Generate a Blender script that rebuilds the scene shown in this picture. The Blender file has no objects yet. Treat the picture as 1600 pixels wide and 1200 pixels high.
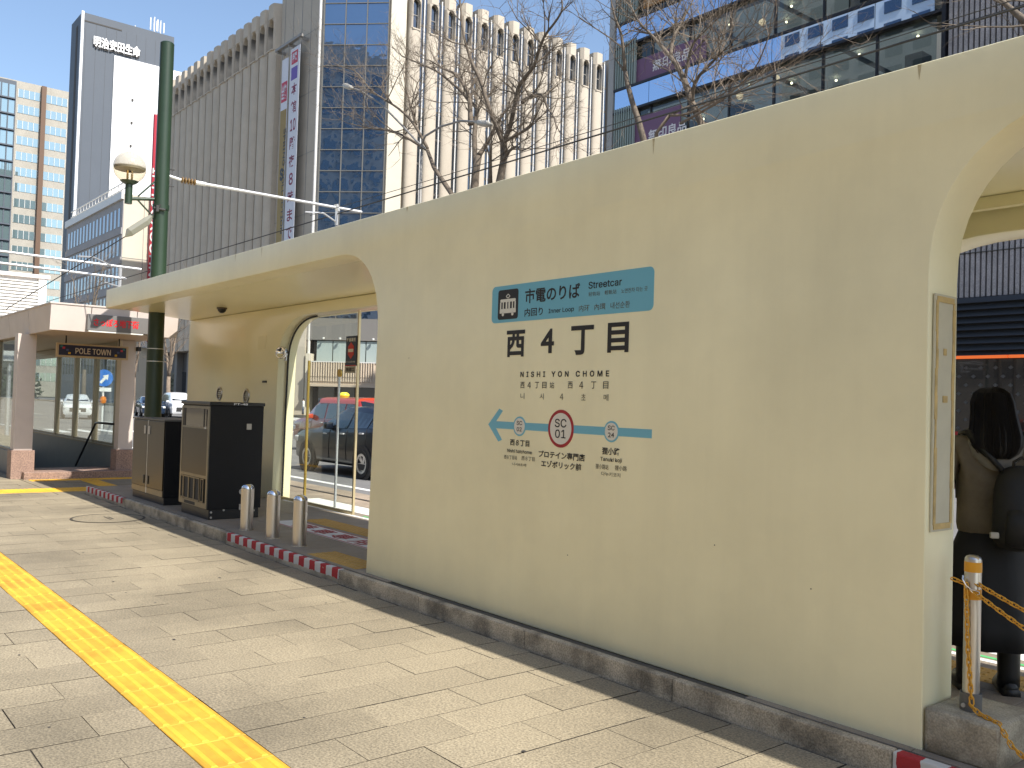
import bpy, bmesh, math, random
from mathutils import Vector, Matrix
R = math.radians
random.seed(7)
SC = bpy.context.scene
COL = SC.collection

# ------------------------------------------------------------------ camera, sky, sun, exposure
FPX, CH = 1416.0, 1.55
yaw, pitch, roll = R(-50.81), R(1.345), R(1.73)
fwd = Vector((math.cos(pitch)*math.sin(yaw), math.cos(pitch)*math.cos(yaw), math.sin(pitch)))
r0 = Vector((math.cos(yaw), -math.sin(yaw), 0)); u0 = r0.cross(fwd)
rt = math.cos(roll)*r0 + math.sin(roll)*u0
up = -math.sin(roll)*r0 + math.cos(roll)*u0
cam = bpy.data.cameras.new('camera'); cam_o = bpy.data.objects.new('camera', cam); COL.objects.link(cam_o)
M = Matrix.Identity(4)
for i in range(3):
    M[i][0] = rt[i]; M[i][1] = up[i]; M[i][2] = -fwd[i]
M[2][3] = CH
cam_o.matrix_world = M
cam.sensor_width = 36.0; cam.lens = FPX*36/1600; cam.clip_start = .05; cam.clip_end = 4000
SC.camera = cam_o

SUN = Vector((.85, .117, 1.0)).normalized()
el = math.asin(SUN.z); az = math.atan2(SUN.x, SUN.y)
w = bpy.data.worlds.new('World'); SC.world = w; w.use_nodes = True
nt = w.node_tree; bg = nt.nodes['Background']
sk = nt.nodes.new('ShaderNodeTexSky'); sk.sky_type = 'NISHITA'; sk.sun_disc = False
sk.sun_elevation = el; sk.sun_rotation = az; sk.air_density = 1.0; sk.dust_density = 1.0; sk.ozone_density = 1.0
nt.links.new(sk.outputs[0], bg.inputs[0]); bg.inputs[1].default_value = .116
sl = bpy.data.lights.new('sun', 'SUN'); sl.energy = 4.0; sl.angle = R(.55); sl.color = (1, .95, .87)
so = bpy.data.objects.new('sun', sl); COL.objects.link(so)
so.rotation_euler = SUN.to_track_quat('Z', 'Y').to_euler(); so.location = (30, -10, 60)
SC.view_settings.view_transform = 'Standard'; SC.view_settings.look = 'None'
SC.view_settings.exposure = .88; SC.view_settings.gamma = 1; SC.view_settings.use_curve_mapping = False
try:
    SC.cycles.max_bounces = 10; SC.cycles.transparent_max_bounces = 16
    SC.cycles.caustics_reflective = False; SC.cycles.caustics_refractive = False
    SC.cycles.sample_clamp_indirect = 8
except Exception: pass

# ------------------------------------------------------------------ materials
MATS = {}
def mat(name, col, rough=.6, metal=0., var=0., vs=2.5, bump=0., bs=60., spec=.5, rnd=0., speck=0., ss=180., emit=0., coat=0., isl=False, stretch=None, stain=0., sts=.5, streak=0.):
    if name in MATS: return MATS[name]
    m = bpy.data.materials.new(name); m.use_nodes = True; n = m.node_tree; N = n.nodes; L = n.links
    b = N['Principled BSDF']
    b.inputs['Roughness'].default_value = rough; b.inputs['Metallic'].default_value = metal
    b.inputs['Specular IOR Level'].default_value = spec
    if coat: b.inputs['Coat Weight'].default_value = coat; b.inputs['Coat Roughness'].default_value = .04
    c = (*col, 1)
    b.inputs['Base Color'].default_value = c
    g = N.new('ShaderNodeNewGeometry'); pos = g.outputs['Position']
    if stretch:
        mp = N.new('ShaderNodeMapping'); mp.inputs['Scale'].default_value = stretch; L.new(pos, mp.inputs[0]); pos = mp.outputs[0]
    fac = None
    def mul(a, bsock):
        x = N.new('ShaderNodeMath'); x.operation = 'MULTIPLY'; L.new(a, x.inputs[0]); L.new(bsock, x.inputs[1]); return x.outputs[0]
    def noise(scale, lo, hi, det=6, a=.3, z=.7, src=None):
        t = N.new('ShaderNodeTexNoise'); t.inputs['Scale'].default_value = scale; t.inputs['Detail'].default_value = det
        t.inputs['Roughness'].default_value = .62
        L.new(src or pos, t.inputs['Vector'])
        r = N.new('ShaderNodeMapRange'); r.inputs[1].default_value = a; r.inputs[2].default_value = z
        r.inputs[3].default_value = lo; r.inputs[4].default_value = hi; L.new(t.outputs[0], r.inputs[0]); return r.outputs[0]
    fs = []
    if var: fs.append(noise(vs, 1-var, 1+var))
    if speck: fs.append(noise(ss, 1-speck, 1+speck, 2, .35, .65))
    if stain: fs.append(noise(sts, 1-stain, 1.03, 8, .36, .56))
    if streak:
        mp2 = N.new('ShaderNodeMapping'); mp2.inputs['Scale'].default_value = (3.2, 3.2, .22); L.new(g.outputs['Position'], mp2.inputs[0]); fs.append(noise(1.0, 1-streak, 1.02, 7, .34, .56, mp2.outputs[0]))
    if rnd:
        r = N.new('ShaderNodeMapRange'); r.inputs[3].default_value = 1-rnd; r.inputs[4].default_value = 1+rnd
        if isl: L.new(g.outputs['Random Per Island'], r.inputs[0])
        else:
            oi = N.new('ShaderNodeObjectInfo'); L.new(oi.outputs['Random'], r.inputs[0])
        fs.append(r.outputs[0])
    for f in fs: fac = f if fac is None else mul(fac, f)
    if fac is not None:
        h = N.new('ShaderNodeVectorMath'); h.operation = 'SCALE'; h.inputs[0].default_value = col; L.new(fac, h.inputs['Scale'])
        L.new(h.outputs[0], b.inputs['Base Color'])
    if bump:
        t = N.new('ShaderNodeTexNoise'); t.inputs['Scale'].default_value = bs; t.inputs['Detail'].default_value = 4; L.new(pos, t.inputs['Vector'])
        bp = N.new('ShaderNodeBump'); bp.inputs['Strength'].default_value = bump; bp.inputs['Distance'].default_value = .01
        L.new(t.outputs[0], bp.inputs['Height']); L.new(bp.outputs[0], b.inputs['Normal'])
    if emit:
        b.inputs['Emission Color'].default_value = c; b.inputs['Emission Strength'].default_value = emit
    MATS[name] = m; return m

def glass(name, tint=(.9, .95, .93), ior=1.5, rough=0.0):
    if name in MATS: return MATS[name]
    m = bpy.data.materials.new(name); m.use_nodes = True; n = m.node_tree; N = n.nodes; L = n.links
    for x in list(N):
        if x.type == 'BSDF_PRINCIPLED': N.remove(x)
    out = [x for x in N if x.type == 'OUTPUT_MATERIAL'][0]
    t = N.new('ShaderNodeBsdfTransparent'); t.inputs[0].default_value = (*tint, 1)
    g = N.new('ShaderNodeBsdfGlossy'); g.inputs['Roughness'].default_value = rough
    # Schlick reflectance, the same from both sides of the sheet
    lw = N.new('ShaderNodeLayerWeight'); lw.inputs[0].default_value = .5
    pw = N.new('ShaderNodeMath'); pw.operation = 'POWER'; L.new(lw.outputs['Facing'], pw.inputs[0]); pw.inputs[1].default_value = 5
    f = N.new('ShaderNodeMapRange'); f.inputs[3].default_value = ((ior-1)/(ior+1))**2; f.inputs[4].default_value = 1; L.new(pw.outputs[0], f.inputs[0])
    mx = N.new('ShaderNodeMixShader'); L.new(f.outputs[0], mx.inputs[0]); L.new(t.outputs[0], mx.inputs[1]); L.new(g.outputs[0], mx.inputs[2])
    L.new(mx.outputs[0], out.inputs[0]); MATS[name] = m; return m

def mirror_glass(name, base, refl, fac, rough=.02, wob=0.):
    "coated facade glass: dark body with a tinted mirror coat"
    if name in MATS: return MATS[name]
    m = bpy.data.materials.new(name); m.use_nodes = True; n = m.node_tree; N = n.nodes; L = n.links
    b = N['Principled BSDF']; out = [x for x in N if x.type == 'OUTPUT_MATERIAL'][0]
    b.inputs['Base Color'].default_value = (*base, 1); b.inputs['Roughness'].default_value = .1
    g = N.new('ShaderNodeBsdfGlossy'); g.inputs[0].default_value = (*refl, 1); g.inputs['Roughness'].default_value = rough
    if wob:
        gp = N.new('ShaderNodeNewGeometry'); t = N.new('ShaderNodeTexNoise'); t.inputs['Scale'].default_value = .5; L.new(gp.outputs['Position'], t.inputs['Vector'])
        bp = N.new('ShaderNodeBump'); bp.inputs['Strength'].default_value = wob; bp.inputs['Distance'].default_value = .1
        L.new(t.outputs[0], bp.inputs['Height']); L.new(bp.outputs[0], g.inputs['Normal'])
    lw = N.new('ShaderNodeLayerWeight'); lw.inputs[0].default_value = .35
    mr = N.new('ShaderNodeMapRange'); mr.inputs[3].default_value = fac; mr.inputs[4].default_value = 1.0; L.new(lw.outputs['Fresnel'], mr.inputs[0])
    mx = N.new('ShaderNodeMixShader'); L.new(mr.outputs[0], mx.inputs[0]); L.new(b.outputs[0], mx.inputs[1]); L.new(g.outputs[0], mx.inputs[2])
    L.new(mx.outputs[0], out.inputs[0]); MATS[name] = m; return m

# ------------------------------------------------------------------ mesh helpers
class MB:
    def __init__(s): s.v = []; s.f = []; s.m = []
    def add(s, vs, fs, m=0):
        o = len(s.v); s.v += [tuple(p) for p in vs]
        for f in fs: s.f.append(tuple(i+o for i in f)); s.m.append(m)
        return s
    def box(s, x0, x1, y0, y1, z0, z1, m=0):
        return s.add([(x0,y0,z0),(x1,y0,z0),(x1,y1,z0),(x0,y1,z0),(x0,y0,z1),(x1,y0,z1),(x1,y1,z1),(x0,y1,z1)],
                     [(0,3,2,1),(4,5,6,7),(0,1,5,4),(1,2,6,5),(2,3,7,6),(3,0,4,7)], m)
    def bbox(s, x0, x1, y0, y1, z0, z1, b=.01, m=0):
        "box with bevelled edges"
        bm = bmesh.new(); bmesh.ops.create_cube(bm, size=1)
        for v in bm.verts:
            v.co = Vector(((x0+x1)/2+v.co.x*(x1-x0), (y0+y1)/2+v.co.y*(y1-y0), (z0+z1)/2+v.co.z*(z1-z0)))
        bmesh.ops.bevel(bm, geom=bm.edges[:], offset=b, segments=2, affect='EDGES', profile=.6)
        bm.verts.index_update()
        s.add([v.co[:] for v in bm.verts], [[v.index for v in f.verts] for f in bm.faces], m); bm.free(); return s
    def slab(s, x0, x1, y0, y1, z0, z1, b=.004, m=0, side=None):
        "box with bevelled top edge, no underside"
        return s.add([(x0,y0,z0),(x1,y0,z0),(x1,y1,z0),(x0,y1,z0),(x0,y0,z1-b),(x1,y0,z1-b),(x1,y1,z1-b),(x0,y1,z1-b),
                      (x0+b,y0+b,z1),(x1-b,y0+b,z1),(x1-b,y1-b,z1),(x0+b,y1-b,z1)],
                     [(0,1,5,4),(1,2,6,5),(2,3,7,6),(3,0,4,7),(4,5,9,8),(5,6,10,9),(6,7,11,10),(7,4,8,11),(8,9,10,11)], m) if side is None else s.slab(x0, x1, y0, y1, z0, z1, b, m)._side(side)
    def _side(s, side):
        for i in range(len(s.f)-9, len(s.f)-5): s.m[i] = side
        return s
    def prism(s, poly, axis, a0, a1, m=0, cap=True):
        k = len(poly)
        def P(u, v, a): return (u, a, v) if axis == 'y' else (a, u, v) if axis == 'x' else (u, v, a)
        vs = [P(u, v, a0) for u, v in poly]+[P(u, v, a1) for u, v in poly]
        fs = [(i, (i+1) % k, k+(i+1) % k, k+i) for i in range(k)]
        if cap: fs += [tuple(range(k)), tuple(range(2*k-1, k-1, -1))]
        return s.add(vs, fs, m)
    def tube(s, pts, r, n=8, m=0, cap=True):
        pts = [Vector(p) for p in pts]; rs = r if isinstance(r, (list, tuple)) else [r]*len(pts)
        vs = []; fs = []; a = None
        for i, p in enumerate(pts):
            t = (pts[min(i+1, len(pts)-1)]-pts[max(i-1, 0)])
            if t.length < 1e-9: t = Vector((0, 0, 1))
            t.normalize()
            if a is None:
                a = t.orthogonal().normalized()
            a = (a-t*a.dot(t))
            a = a.normalized() if a.length > 1e-6 else t.orthogonal().normalized()
            b = t.cross(a)
            for k in range(n):
                q = 2*math.pi*k/n; vs.append(p+(a*math.cos(q)+b*math.sin(q))*rs[i])
        for i in range(len(pts)-1):
            for k in range(n):
                fs.append((i*n+k, i*n+(k+1) % n, (i+1)*n+(k+1) % n, (i+1)*n+k))
        if cap: fs += [tuple(range(n-1, -1, -1)), tuple(range((len(pts)-1)*n, len(pts)*n))]
        return s.add(vs, fs, m)
    def lathe(s, prof, c=(0, 0, 0), n=24, axis='z', m=0):
        vs = []; fs = []; k = len(prof)
        for i in range(n):
            q = 2*math.pi*i/n
            for r_, h in prof:
                x, y = r_*math.cos(q), r_*math.sin(q)
                p = (x, y, h) if axis == 'z' else (x, h, y) if axis == 'y' else (h, x, y)
                vs.append((p[0]+c[0], p[1]+c[1], p[2]+c[2]))
        for i in range(n):
            j = (i+1) % n
            for a in range(k-1): fs.append((i*k+a, j*k+a, j*k+a+1, i*k+a+1))
        return s.add(vs, fs, m)
    def poly(s, pts, m=0): return s.add(pts, [tuple(range(len(pts)))], m)
    def disc(s, c, r, axis='y', n=24, t=.01, m=0): return s.lathe([(0, -t/2), (r, -t/2), (r, t/2), (0, t/2)], c, n, axis, m)
    def mesh(s, name, mats, smooth=False, weld=True):
        me = bpy.data.meshes.new(name); me.from_pydata(s.v, [], s.f)
        for i, p in enumerate(me.polygons): p.material_index = s.m[i]; p.use_smooth = bool(smooth)
        for x in (mats if isinstance(mats, (list, tuple)) else [mats]): me.materials.append(x)
        bm = bmesh.new(); bm.from_mesh(me)
        if weld: bmesh.ops.remove_doubles(bm, verts=bm.verts, dist=1e-5)
        bmesh.ops.recalc_face_normals(bm, faces=bm.faces)
        bm.to_mesh(me); bm.free()
        if smooth and smooth is not True:
            me.shade_smooth() if False else None
            set_sharp(me, smooth)
        me.update(); return me
def set_sharp(me, ang):
    bm = bmesh.new(); bm.from_mesh(me)
    for e in bm.edges:
        if len(e.link_faces) == 2: e.smooth = e.calc_face_angle(0) < R(ang)
    bm.to_mesh(me); bm.free()

RM = {}
def rootm(p):
    return RM.get(p.name, Matrix.Identity(4))
def link(name, me, parent=None, local=False, loc=None, rot=None, kind=None):
    o = bpy.data.objects.new(name, me); COL.objects.link(o)
    if parent is not None:
        o.parent = parent
        if not local and parent.name in RM: o.matrix_parent_inverse = RM[parent.name].inverted()
    if loc is not None: o.location = loc
    if rot is not None: o.rotation_euler = rot
    if kind: o['kind'] = kind
    return o
def obj(name, mb, mats, parent=None, smooth=False, local=False, loc=None, rot=None, kind=None, weld=True, label=None):
    o = link(name, mb.mesh(name, mats, smooth, weld), parent, local, loc, rot, kind)
    if label: o['label'] = label
    return o
def tag(o, label, cat, group=None):
    o['label'] = label; o['category'] = cat
    if group: o['group'] = group
    return o
def thing(name, label, cat, loc=(0, 0, 0), rz=0, group=None, scale=1):
    o = bpy.data.objects.new(name, None); COL.objects.link(o); o.location = loc; o.rotation_euler = (0, 0, rz); o.empty_display_size = .2
    o.scale = (scale,)*3
    RM[o.name] = Matrix.Translation(loc) @ Matrix.Rotation(rz, 4, 'Z') @ Matrix.Scale(scale, 4)
    return tag(o, label, cat, group)
def structure(name, mb, mats, smooth=False):
    return obj(name, mb, mats, None, smooth, kind='structure')
def dup(root, loc, rz, label, group=None, scale=1):
    def cp(o, par):
        c = o.copy(); COL.objects.link(c)
        if par is not None: c.parent = par
        for ch in kids.get(o.name, []): cp(ch, c)
        return c
    kids = {}
    for o in root.children_recursive: kids.setdefault(o.parent.name, []).append(o)
    r = cp(root, None); r.location = loc; r.rotation_euler = (0, 0, rz); r.scale = (scale,)*3
    r['label'] = label
    if group: r['group'] = group
    return r

TC = {}
FONT = None
try:
    import os
    FONT = bpy.data.fonts.load(os.path.join(bpy.utils.system_resource('DATAFILES'), 'fonts', 'Inter.woff2'))   # ships with Blender
except Exception: FONT = None
def text_data(s, bold, space):
    k = (s, bold, space)
    if k in TC: return TC[k]
    c = bpy.data.curves.new('lettering', 'FONT'); c.body = s; c.size = 1; c.offset = bold
    if s.isascii():
        c.offset = 0
        if FONT and '4' not in s: c.font = FONT
    c.space_character = space; c.resolution_u = 3
    o = bpy.data.objects.new('lettering', c); COL.objects.link(o)
    bpy.context.view_layer.update()
    me = bpy.data.meshes.new_from_object(o.evaluated_get(bpy.context.evaluated_depsgraph_get()))
    vs = [v.co.copy() for v in me.vertices]; fs = [tuple(p.vertices) for p in me.polygons]
    bpy.data.objects.remove(o); bpy.data.curves.remove(c); bpy.data.meshes.remove(me)
    x0 = min(v.x for v in vs); x1 = max(v.x for v in vs); y0 = min(v.y for v in vs); y1 = max(v.y for v in vs)
    TC[k] = ([((v.x-x0)/(x1-x0), (v.y-y0)/(y1-y0)) for v in vs], fs); return TC[k]
def text(s, org, U, V, m, parent=None, bold=.012, space=1, name='lettering', local=False):
    "lettering filling the box org, org+U, org+V"
    vs, fs = text_data(s, bold, space); org = Vector(org); U = Vector(U); V = Vector(V)
    if s.isascii() and bold > 0:      # heavier latin weight: a few shifted layers
        e = bold*1.1*V.length; u1 = U.normalized()*e; v1 = V.normalized()*e; nr = U.cross(V).normalized()*.00012
        o2 = org+u1+v1; U2 = U-2*u1; V2 = V-2*v1; V_ = []; F_ = []
        for q, (i, j) in enumerate(((-1, -1), (1, -1), (1, 1), (-1, 1), (0, 0))):
            o_ = len(V_); V_ += [o2+U2*a+V2*b+u1*i+v1*j+nr*q for a, b in vs]; F_ += [tuple(k+o_ for k in f) for f in fs]
    else: V_ = [org+U*a+V*b for a, b in vs]; F_ = fs
    me = bpy.data.meshes.new(name); me.from_pydata(V_, [], F_); me.materials.append(m)
    return link(name, me, parent, local)
def rrect(x0, x1, z0, z1, r, n=5):
    p = []
    for cx, cz, a in ((x1-r, z0+r, -90), (x1-r, z1-r, 0), (x0+r, z1-r, 90), (x0+r, z0+r, 180)):
        for i in range(n+1):
            q = R(a+90*i/n); p.append((cx+r*math.cos(q), cz+r*math.sin(q)))
    return p
def circ(cx, cz, r, n=32): return [(cx+r*math.cos(2*math.pi*i/n), cz+r*math.sin(2*math.pi*i/n)) for i in range(n)]

# ------------------------------------------------------------------ palette
CREAM = (.86, .81, .55)
m_wall = mat('cream_paint', CREAM, .42, var=.05, vs=.9, bump=.05, bs=35, stain=.05, sts=.7, streak=.022)
m_soff = mat('cream_paint_glossy', CREAM, .24, var=.03, vs=.8, spec=.6)
m_pav = mat('paver_stone', (.282, .236, .158), .8, var=.10, vs=1.3, rnd=.10, speck=.34, ss=85, bump=.2, bs=120, stain=.27, sts=.6)
m_pavs = mat('paver_stone_field', (.282, .236, .158), .8, var=.10, vs=1.3, rnd=.10, speck=.34, ss=85, stain=.27, sts=.6, isl=True)
m_joint = mat('joint_sand', (.055, .046, .034), .95, var=.2, vs=20)
m_pave0 = mat('paving_far', (.275, .23, .154), .85, var=.12, vs=.6, stain=.2)
m_asph = mat('asphalt', (.17, .165, .16), .85, var=.15, vs=.7, speck=.25, ss=90, bump=.2, bs=120)
m_track = mat('track_stone', (.34, .27, .20), .8, var=.22, vs=1.8, speck=.2, stain=.3)
m_conc = mat('concrete_kerb', (.46, .395, .29), .85, var=.22, vs=5, bump=.4, bs=45, speck=.3, ss=110, stain=.55, sts=4)
m_floor = mat('platform_tile_stone', (.265, .22, .168), .6, var=.15, vs=3, speck=.15, rnd=.06)
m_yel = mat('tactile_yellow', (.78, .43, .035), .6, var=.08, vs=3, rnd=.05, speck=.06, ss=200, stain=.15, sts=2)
m_yeld = mat('tactile_ochre', (.50, .30, .075), .7, var=.1, vs=6)
m_white = mat('white_paint', (.78, .78, .75), .55, var=.05)
m_offw = mat('road_marking_white', (.72, .71, .68), .7, var=.12, vs=6)
m_red = mat('red_paint', (.36, .018, .025), .55, var=.15, vs=8)
m_black = mat('black_paint', (.012, .012, .013), .35)
m_ink = mat('black_lettering', (.015, .014, .014), .5)
m_inkg = mat('grey_lettering', (.10, .088, .06), .5)
m_teal = mat('sky_blue_vinyl', (.165, .455, .575), .35)
m_steel = mat('brushed_steel', (.56, .53, .49), .30, metal=1, var=.05, vs=30, stretch=(1, 1, .03))
m_steelf = mat('brushed_steel_front', (.036, .031, .025), .28, metal=1, var=.06, vs=14, stretch=(1, 1, .05))
m_chrome = mat('chrome', (.85, .85, .86), .06, metal=1)
m_gold = mat('gold_frame', (.52, .36, .09), .3, metal=.8)
m_dark = mat('dark_rubber', (.03, .03, .03), .7)
m_green = mat('green_pole_paint', (.020, .040, .022), .38, var=.08, vs=4)
m_galv = mat('galvanised', (.62, .63, .64), .45, metal=.6, var=.08, vs=9)
m_clear = glass('clear_glass')
m_pane = glass('shelter_glass', (.95, .97, .94), 1.25)
m_rail = mat('rail_steel', (.10, .085, .075), .4, metal=.7)

# red / white hazard stripes along world x on the kerb
def stripe_mat():
    m = mat('kerb_striped', (.46, .395, .29), .8, var=.22, vs=5, bump=.3, bs=45, stain=.4, sts=3.5)
    n = m.node_tree; N = n.nodes; L = n.links; b = N['Principled BSDF']
    src = b.inputs['Base Color'].links[0].from_socket
    g = N.new('ShaderNodeNewGeometry'); s = N.new('ShaderNodeSeparateXYZ'); L.new(g.outputs['Position'], s.inputs[0])
    def M_(op, a, bb):
        x = N.new('ShaderNodeMath'); x.operation = op
        for i, q in enumerate((a, bb)):
            if isinstance(q, (int, float)): x.inputs[i].default_value = q
            else: L.new(q, x.inputs[i])
        return x.outputs[0]
    nz = N.new('ShaderNodeTexNoise'); nz.inputs['Scale'].default_value = 25; L.new(g.outputs['Position'], nz.inputs['Vector'])
    nz2 = N.new('ShaderNodeTexNoise'); nz2.inputs['Scale'].default_value = 9; nz2.inputs['Detail'].default_value = 8; L.new(g.outputs['Position'], nz2.inputs['Vector'])
    xx = M_('ADD', s.outputs[0], M_('MULTIPLY', M_('SUBTRACT', nz.outputs[0], .5), .02))
    ph = M_('PINGPONG', M_('ADD', xx, 40.02), .105)
    red = M_('GREATER_THAN', ph, .0525)
    zt = M_('ADD', s.outputs[2], M_('MULTIPLY', M_('SUBTRACT', nz.outputs[0], .5), .03))
    on = M_('GREATER_THAN', zt, .036)
    on = M_('MULTIPLY', on, M_('LESS_THAN', nz2.outputs[0], .66))
    c1 = N.new('ShaderNodeMix'); c1.data_type = 'RGBA'; c1.inputs[6].default_value = (.60, .59, .55, 1); c1.inputs[7].default_value = (.42, .03, .035, 1); L.new(red, c1.inputs[0])
    c2 = N.new('ShaderNodeMix'); c2.data_type = 'RGBA'; L.new(on, c2.inputs[0]); L.new(src, c2.inputs[6]); L.new(c1.outputs[2], c2.inputs[7])
    L.new(c2.outputs[2], b.inputs['Base Color']); return m
m_stripe = stripe_mat()

# ------------------------------------------------------------------ ground, road, pavement
structure('ground', MB().box(-1500, 600, -900, 1500, -1.2, -.6), m_asph)
structure('road', MB().box(-420, 120, 6.30, 36, -.55, -.12), m_asph)
structure('cross_street', MB().box(-76, -41.6, 36, 400, -.55, -.118), m_asph)
P_ = MB()
for x0, x1, y0, y1 in ((-420, 60, -30, 3.4), (-14.86, 60, 3.4, 3.775), (-18.5, -14.86, 3.4, 6.3), (-420, -26, 3.4, 6.3), (-26, -18.5, 5.32, 6.3)):
    P_.box(x0, x1, y0, y1, -.5, -.0055)
pave = structure('pavement', P_, m_joint)
PF = MB()
PF.box(-420, -23.0, -30, 3.4, -.01, -.001); PF.box(-23, 60, -30, -4.6, -.01, -.001); PF.box(1.5, 60, -4.6, 3.77, -.01, -.001)
PF.box(-420, -26, 3.41, 6.29, -.01, -.001)
structure('pavement_far', PF, m_pave0)
structure('far_pavement', MB().box(-420, 120, 36.01, 42, -.5, 0.02).box(-420, -76.2, 36, 90, -.52, .015), m_pave0)
structure('track_bed', MB().box(-300, 60, 6.31, 8.25, -.15, -.112), m_track)
RB = MB()
for y in (6.62, 7.69): RB.box(-300, 60, y, y+.06, -.13, -.104); RB.box(-300, 60, y+.065, y+.10, -.13, -.110)
structure('tram_rail', RB, m_rail)
RM_ = MB().box(-300, 60, 8.62, 8.78, -.13, -.116)
if True:
    pass
for k in range(14): RM_.box(-58-k*10, -52-k*10, 15.0, 15.15, -.13, -.116)
for k in range(12): RM_.box(-44.2, -40.6, 9.3+k*1.0, 9.75+k*1.0, -.13, -.116)
for k in range(9): RM_.box(-74+k*3.4, -72.2+k*3.4, 31, 35.6, -.13, -.115)
structure('road_marking', RM_, m_offw)

# pavers: rows .31 m along x, slabs .566 m along y, half bond
def frame_px(x, y, z):
    d = Vector((x, y, z-CH)); zz = d.dot(fwd)
    if zz < .3: return None
    return 800+FPX*d.dot(rt)/zz, 600-FPX*d.dot(up)/zz, zz
SY0, SY1 = 1.452, 1.749
pv = []
for j in range(-12, 66):
    xa = -2.80-.31*(j+1); xb = xa+.31
    ph = 3.186 if j % 2 == 0 else 3.469
    k = -2
    while True:
        yb = ph-.566*k; ya = yb-.566; k += 1
        if yb < -4.6: break
        if 0 < ya-SY1 < .07: ya = SY1
        if 0 < SY0-yb < .07: yb = SY0
        pcs = [(max(ya, -4.6), min(yb, 3.772 if xb > -14.86 else 3.395))]
        out = []
        for a, b in pcs:
            for lo, hi in ((-9, SY0), (SY1, 9)):
                c, d = max(a, lo), min(b, hi)
                if d-c > .07: out.append((c, d))
        for a, b in out:
            q = frame_px((xa+xb)/2, (a+b)/2, 0)
            vis = q is not None and -60 < q[0] < 1660 and q[1] < 1260
            pv.append((q[2] if vis else 99, xa, xb, a, b))
pv.sort()
rng = random.Random(3)
pm = {}
rest = MB()
for i, (dd, xa, xb, a, b) in enumerate(pv):
    dz = rng.uniform(-.0018, .0018); g = .0032; gx = .0038
    if i < 300:
        key = round(b-a, 2)
        if key not in pm: pm[key] = MB().slab(-.155+gx, .155-gx, -key/2+g, key/2-g, -.012, 0, .0008, 0, 1).mesh('paver', [m_pav, m_joint])
        o = link('paver', pm[key], pave, loc=((xa+xb)/2, (a+b)/2, dz), rot=(rng.uniform(-.0025, .0025), rng.uniform(-.003, .003), 0))
    else:
        rest.slab(xa+gx, xb-gx, a+g, b-g, -.012, dz, .0008, 0, 1)
# paving behind the platform end, round the subway entrance
for j in range(0, 13):
    xa = -14.9-.31*(j+1)
    for k in range(0, 6):
        a = 3.40+.566*k-(.283 if j % 2 else 0); b = a+.566; a = max(a, 3.40); b = min(b, 6.29)
        if xa < -18.4: b = b if a > 5.3 else min(b, 3.5)
        if b-a > .05: rest.slab(xa+.003, xa+.307, a+.003, b-.003, -.012, rng.uniform(-.0015, .0015), .0008, 0, 1)
o = obj('paver_field', rest, [m_pavs, m_joint], pave, kind='stuff', weld=False)

gs_ = MB(); rgum = random.Random(17)
for k in range(34):
    x, y = -2-13*rgum.random()**1.3, rgum.uniform(.2, 3.7); r_ = rgum.uniform(.006, .016)
    if SY0-.03 < y < SY1+.03: continue
    e = rgum.uniform(.6, 1); a0_ = rgum.uniform(0, 3)
    gs_.poly([(x+r_*math.cos(a0_+a*math.pi/4)*rgum.uniform(.8, 1.15), y+r_*e*math.sin(a0_+a*math.pi/4)*rgum.uniform(.8, 1.15), .0032) for a in range(8)])
obj('gum_spot', gs_, mat('old_gum', (.05, .045, .042), .7), pave, kind='stuff', weld=False)

# tactile strip
tp = structure('tactile_strip', MB().box(-23, 2.2, SY0, SY1, -.4, -.011), m_joint)
def bar_tile(L_=.3, W=.297):
    t = MB().slab(.002, L_-.002, 0.002, W-.002, -.011, .0015, .003)
    for i in range(4):
        y = W*(i+.5)/4; o_ = len(t.f)
        x0, x1, h = .012, L_-.012, .0065
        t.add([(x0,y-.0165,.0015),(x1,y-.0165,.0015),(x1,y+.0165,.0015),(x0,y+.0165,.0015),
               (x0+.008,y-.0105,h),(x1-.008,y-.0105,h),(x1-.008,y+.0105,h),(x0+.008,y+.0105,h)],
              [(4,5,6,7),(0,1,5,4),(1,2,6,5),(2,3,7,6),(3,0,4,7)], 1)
    return t
tm = bar_tile().mesh('tactile_tile', [mat('tactile_yellow_worn_shade', (.60, .32, .028), .7, var=.12, vs=3, rnd=.10, stain=.2, sts=3), m_yel])  # darker base puts shade lines between bars into the colour, with stains
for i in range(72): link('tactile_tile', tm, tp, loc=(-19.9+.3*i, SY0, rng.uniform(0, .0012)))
def dot_tile(n=5, s=.3, h=.005):
    t = MB().slab(.002, s-.002, .002, s-.002, 0, .002, .001)
    for i in range(n):
        for j in range(n):
            cx, cy = s*(i+.5)/n, s*(j+.5)/n; r = .017; r2 = .011
            t.add([(cx+r*math.cos(a*math.pi/3), cy+r*math.sin(a*math.pi/3), .002) for a in range(6)]+[(cx+r2*math.cos(a*math.pi/3), cy+r2*math.sin(a*math.pi/3), .002+h) for a in range(6)],
                  [(a, (a+1) % 6, 6+(a+1) % 6, 6+a) for a in range(6)]+[tuple(range(6, 12))])
    return t
dt = dot_tile().mesh('tactile_tile', m_yel); dto = dot_tile().mesh('tactile_tile', m_yeld)
ta = structure('tactile_crossing_strip', MB().box(-15.9, -15.3, -3, 5.9, -.011, .0005).box(-17.5, -17.2, 3.5, 6.2, -.011, .0005), m_yel)
for i in range(29):
    for x in (-15.9, -15.6): link('tactile_tile', dt, ta, loc=(x, -2.9+.3*i, .001))
for i in range(9): link('tactile_tile', dt, ta, loc=(-17.5, 3.5+.3*i, .001))
for i in range(4):
    link('tactile_tile', dt, ta, loc=(-16.2-.3*i-.01, 4.25, .003))

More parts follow.
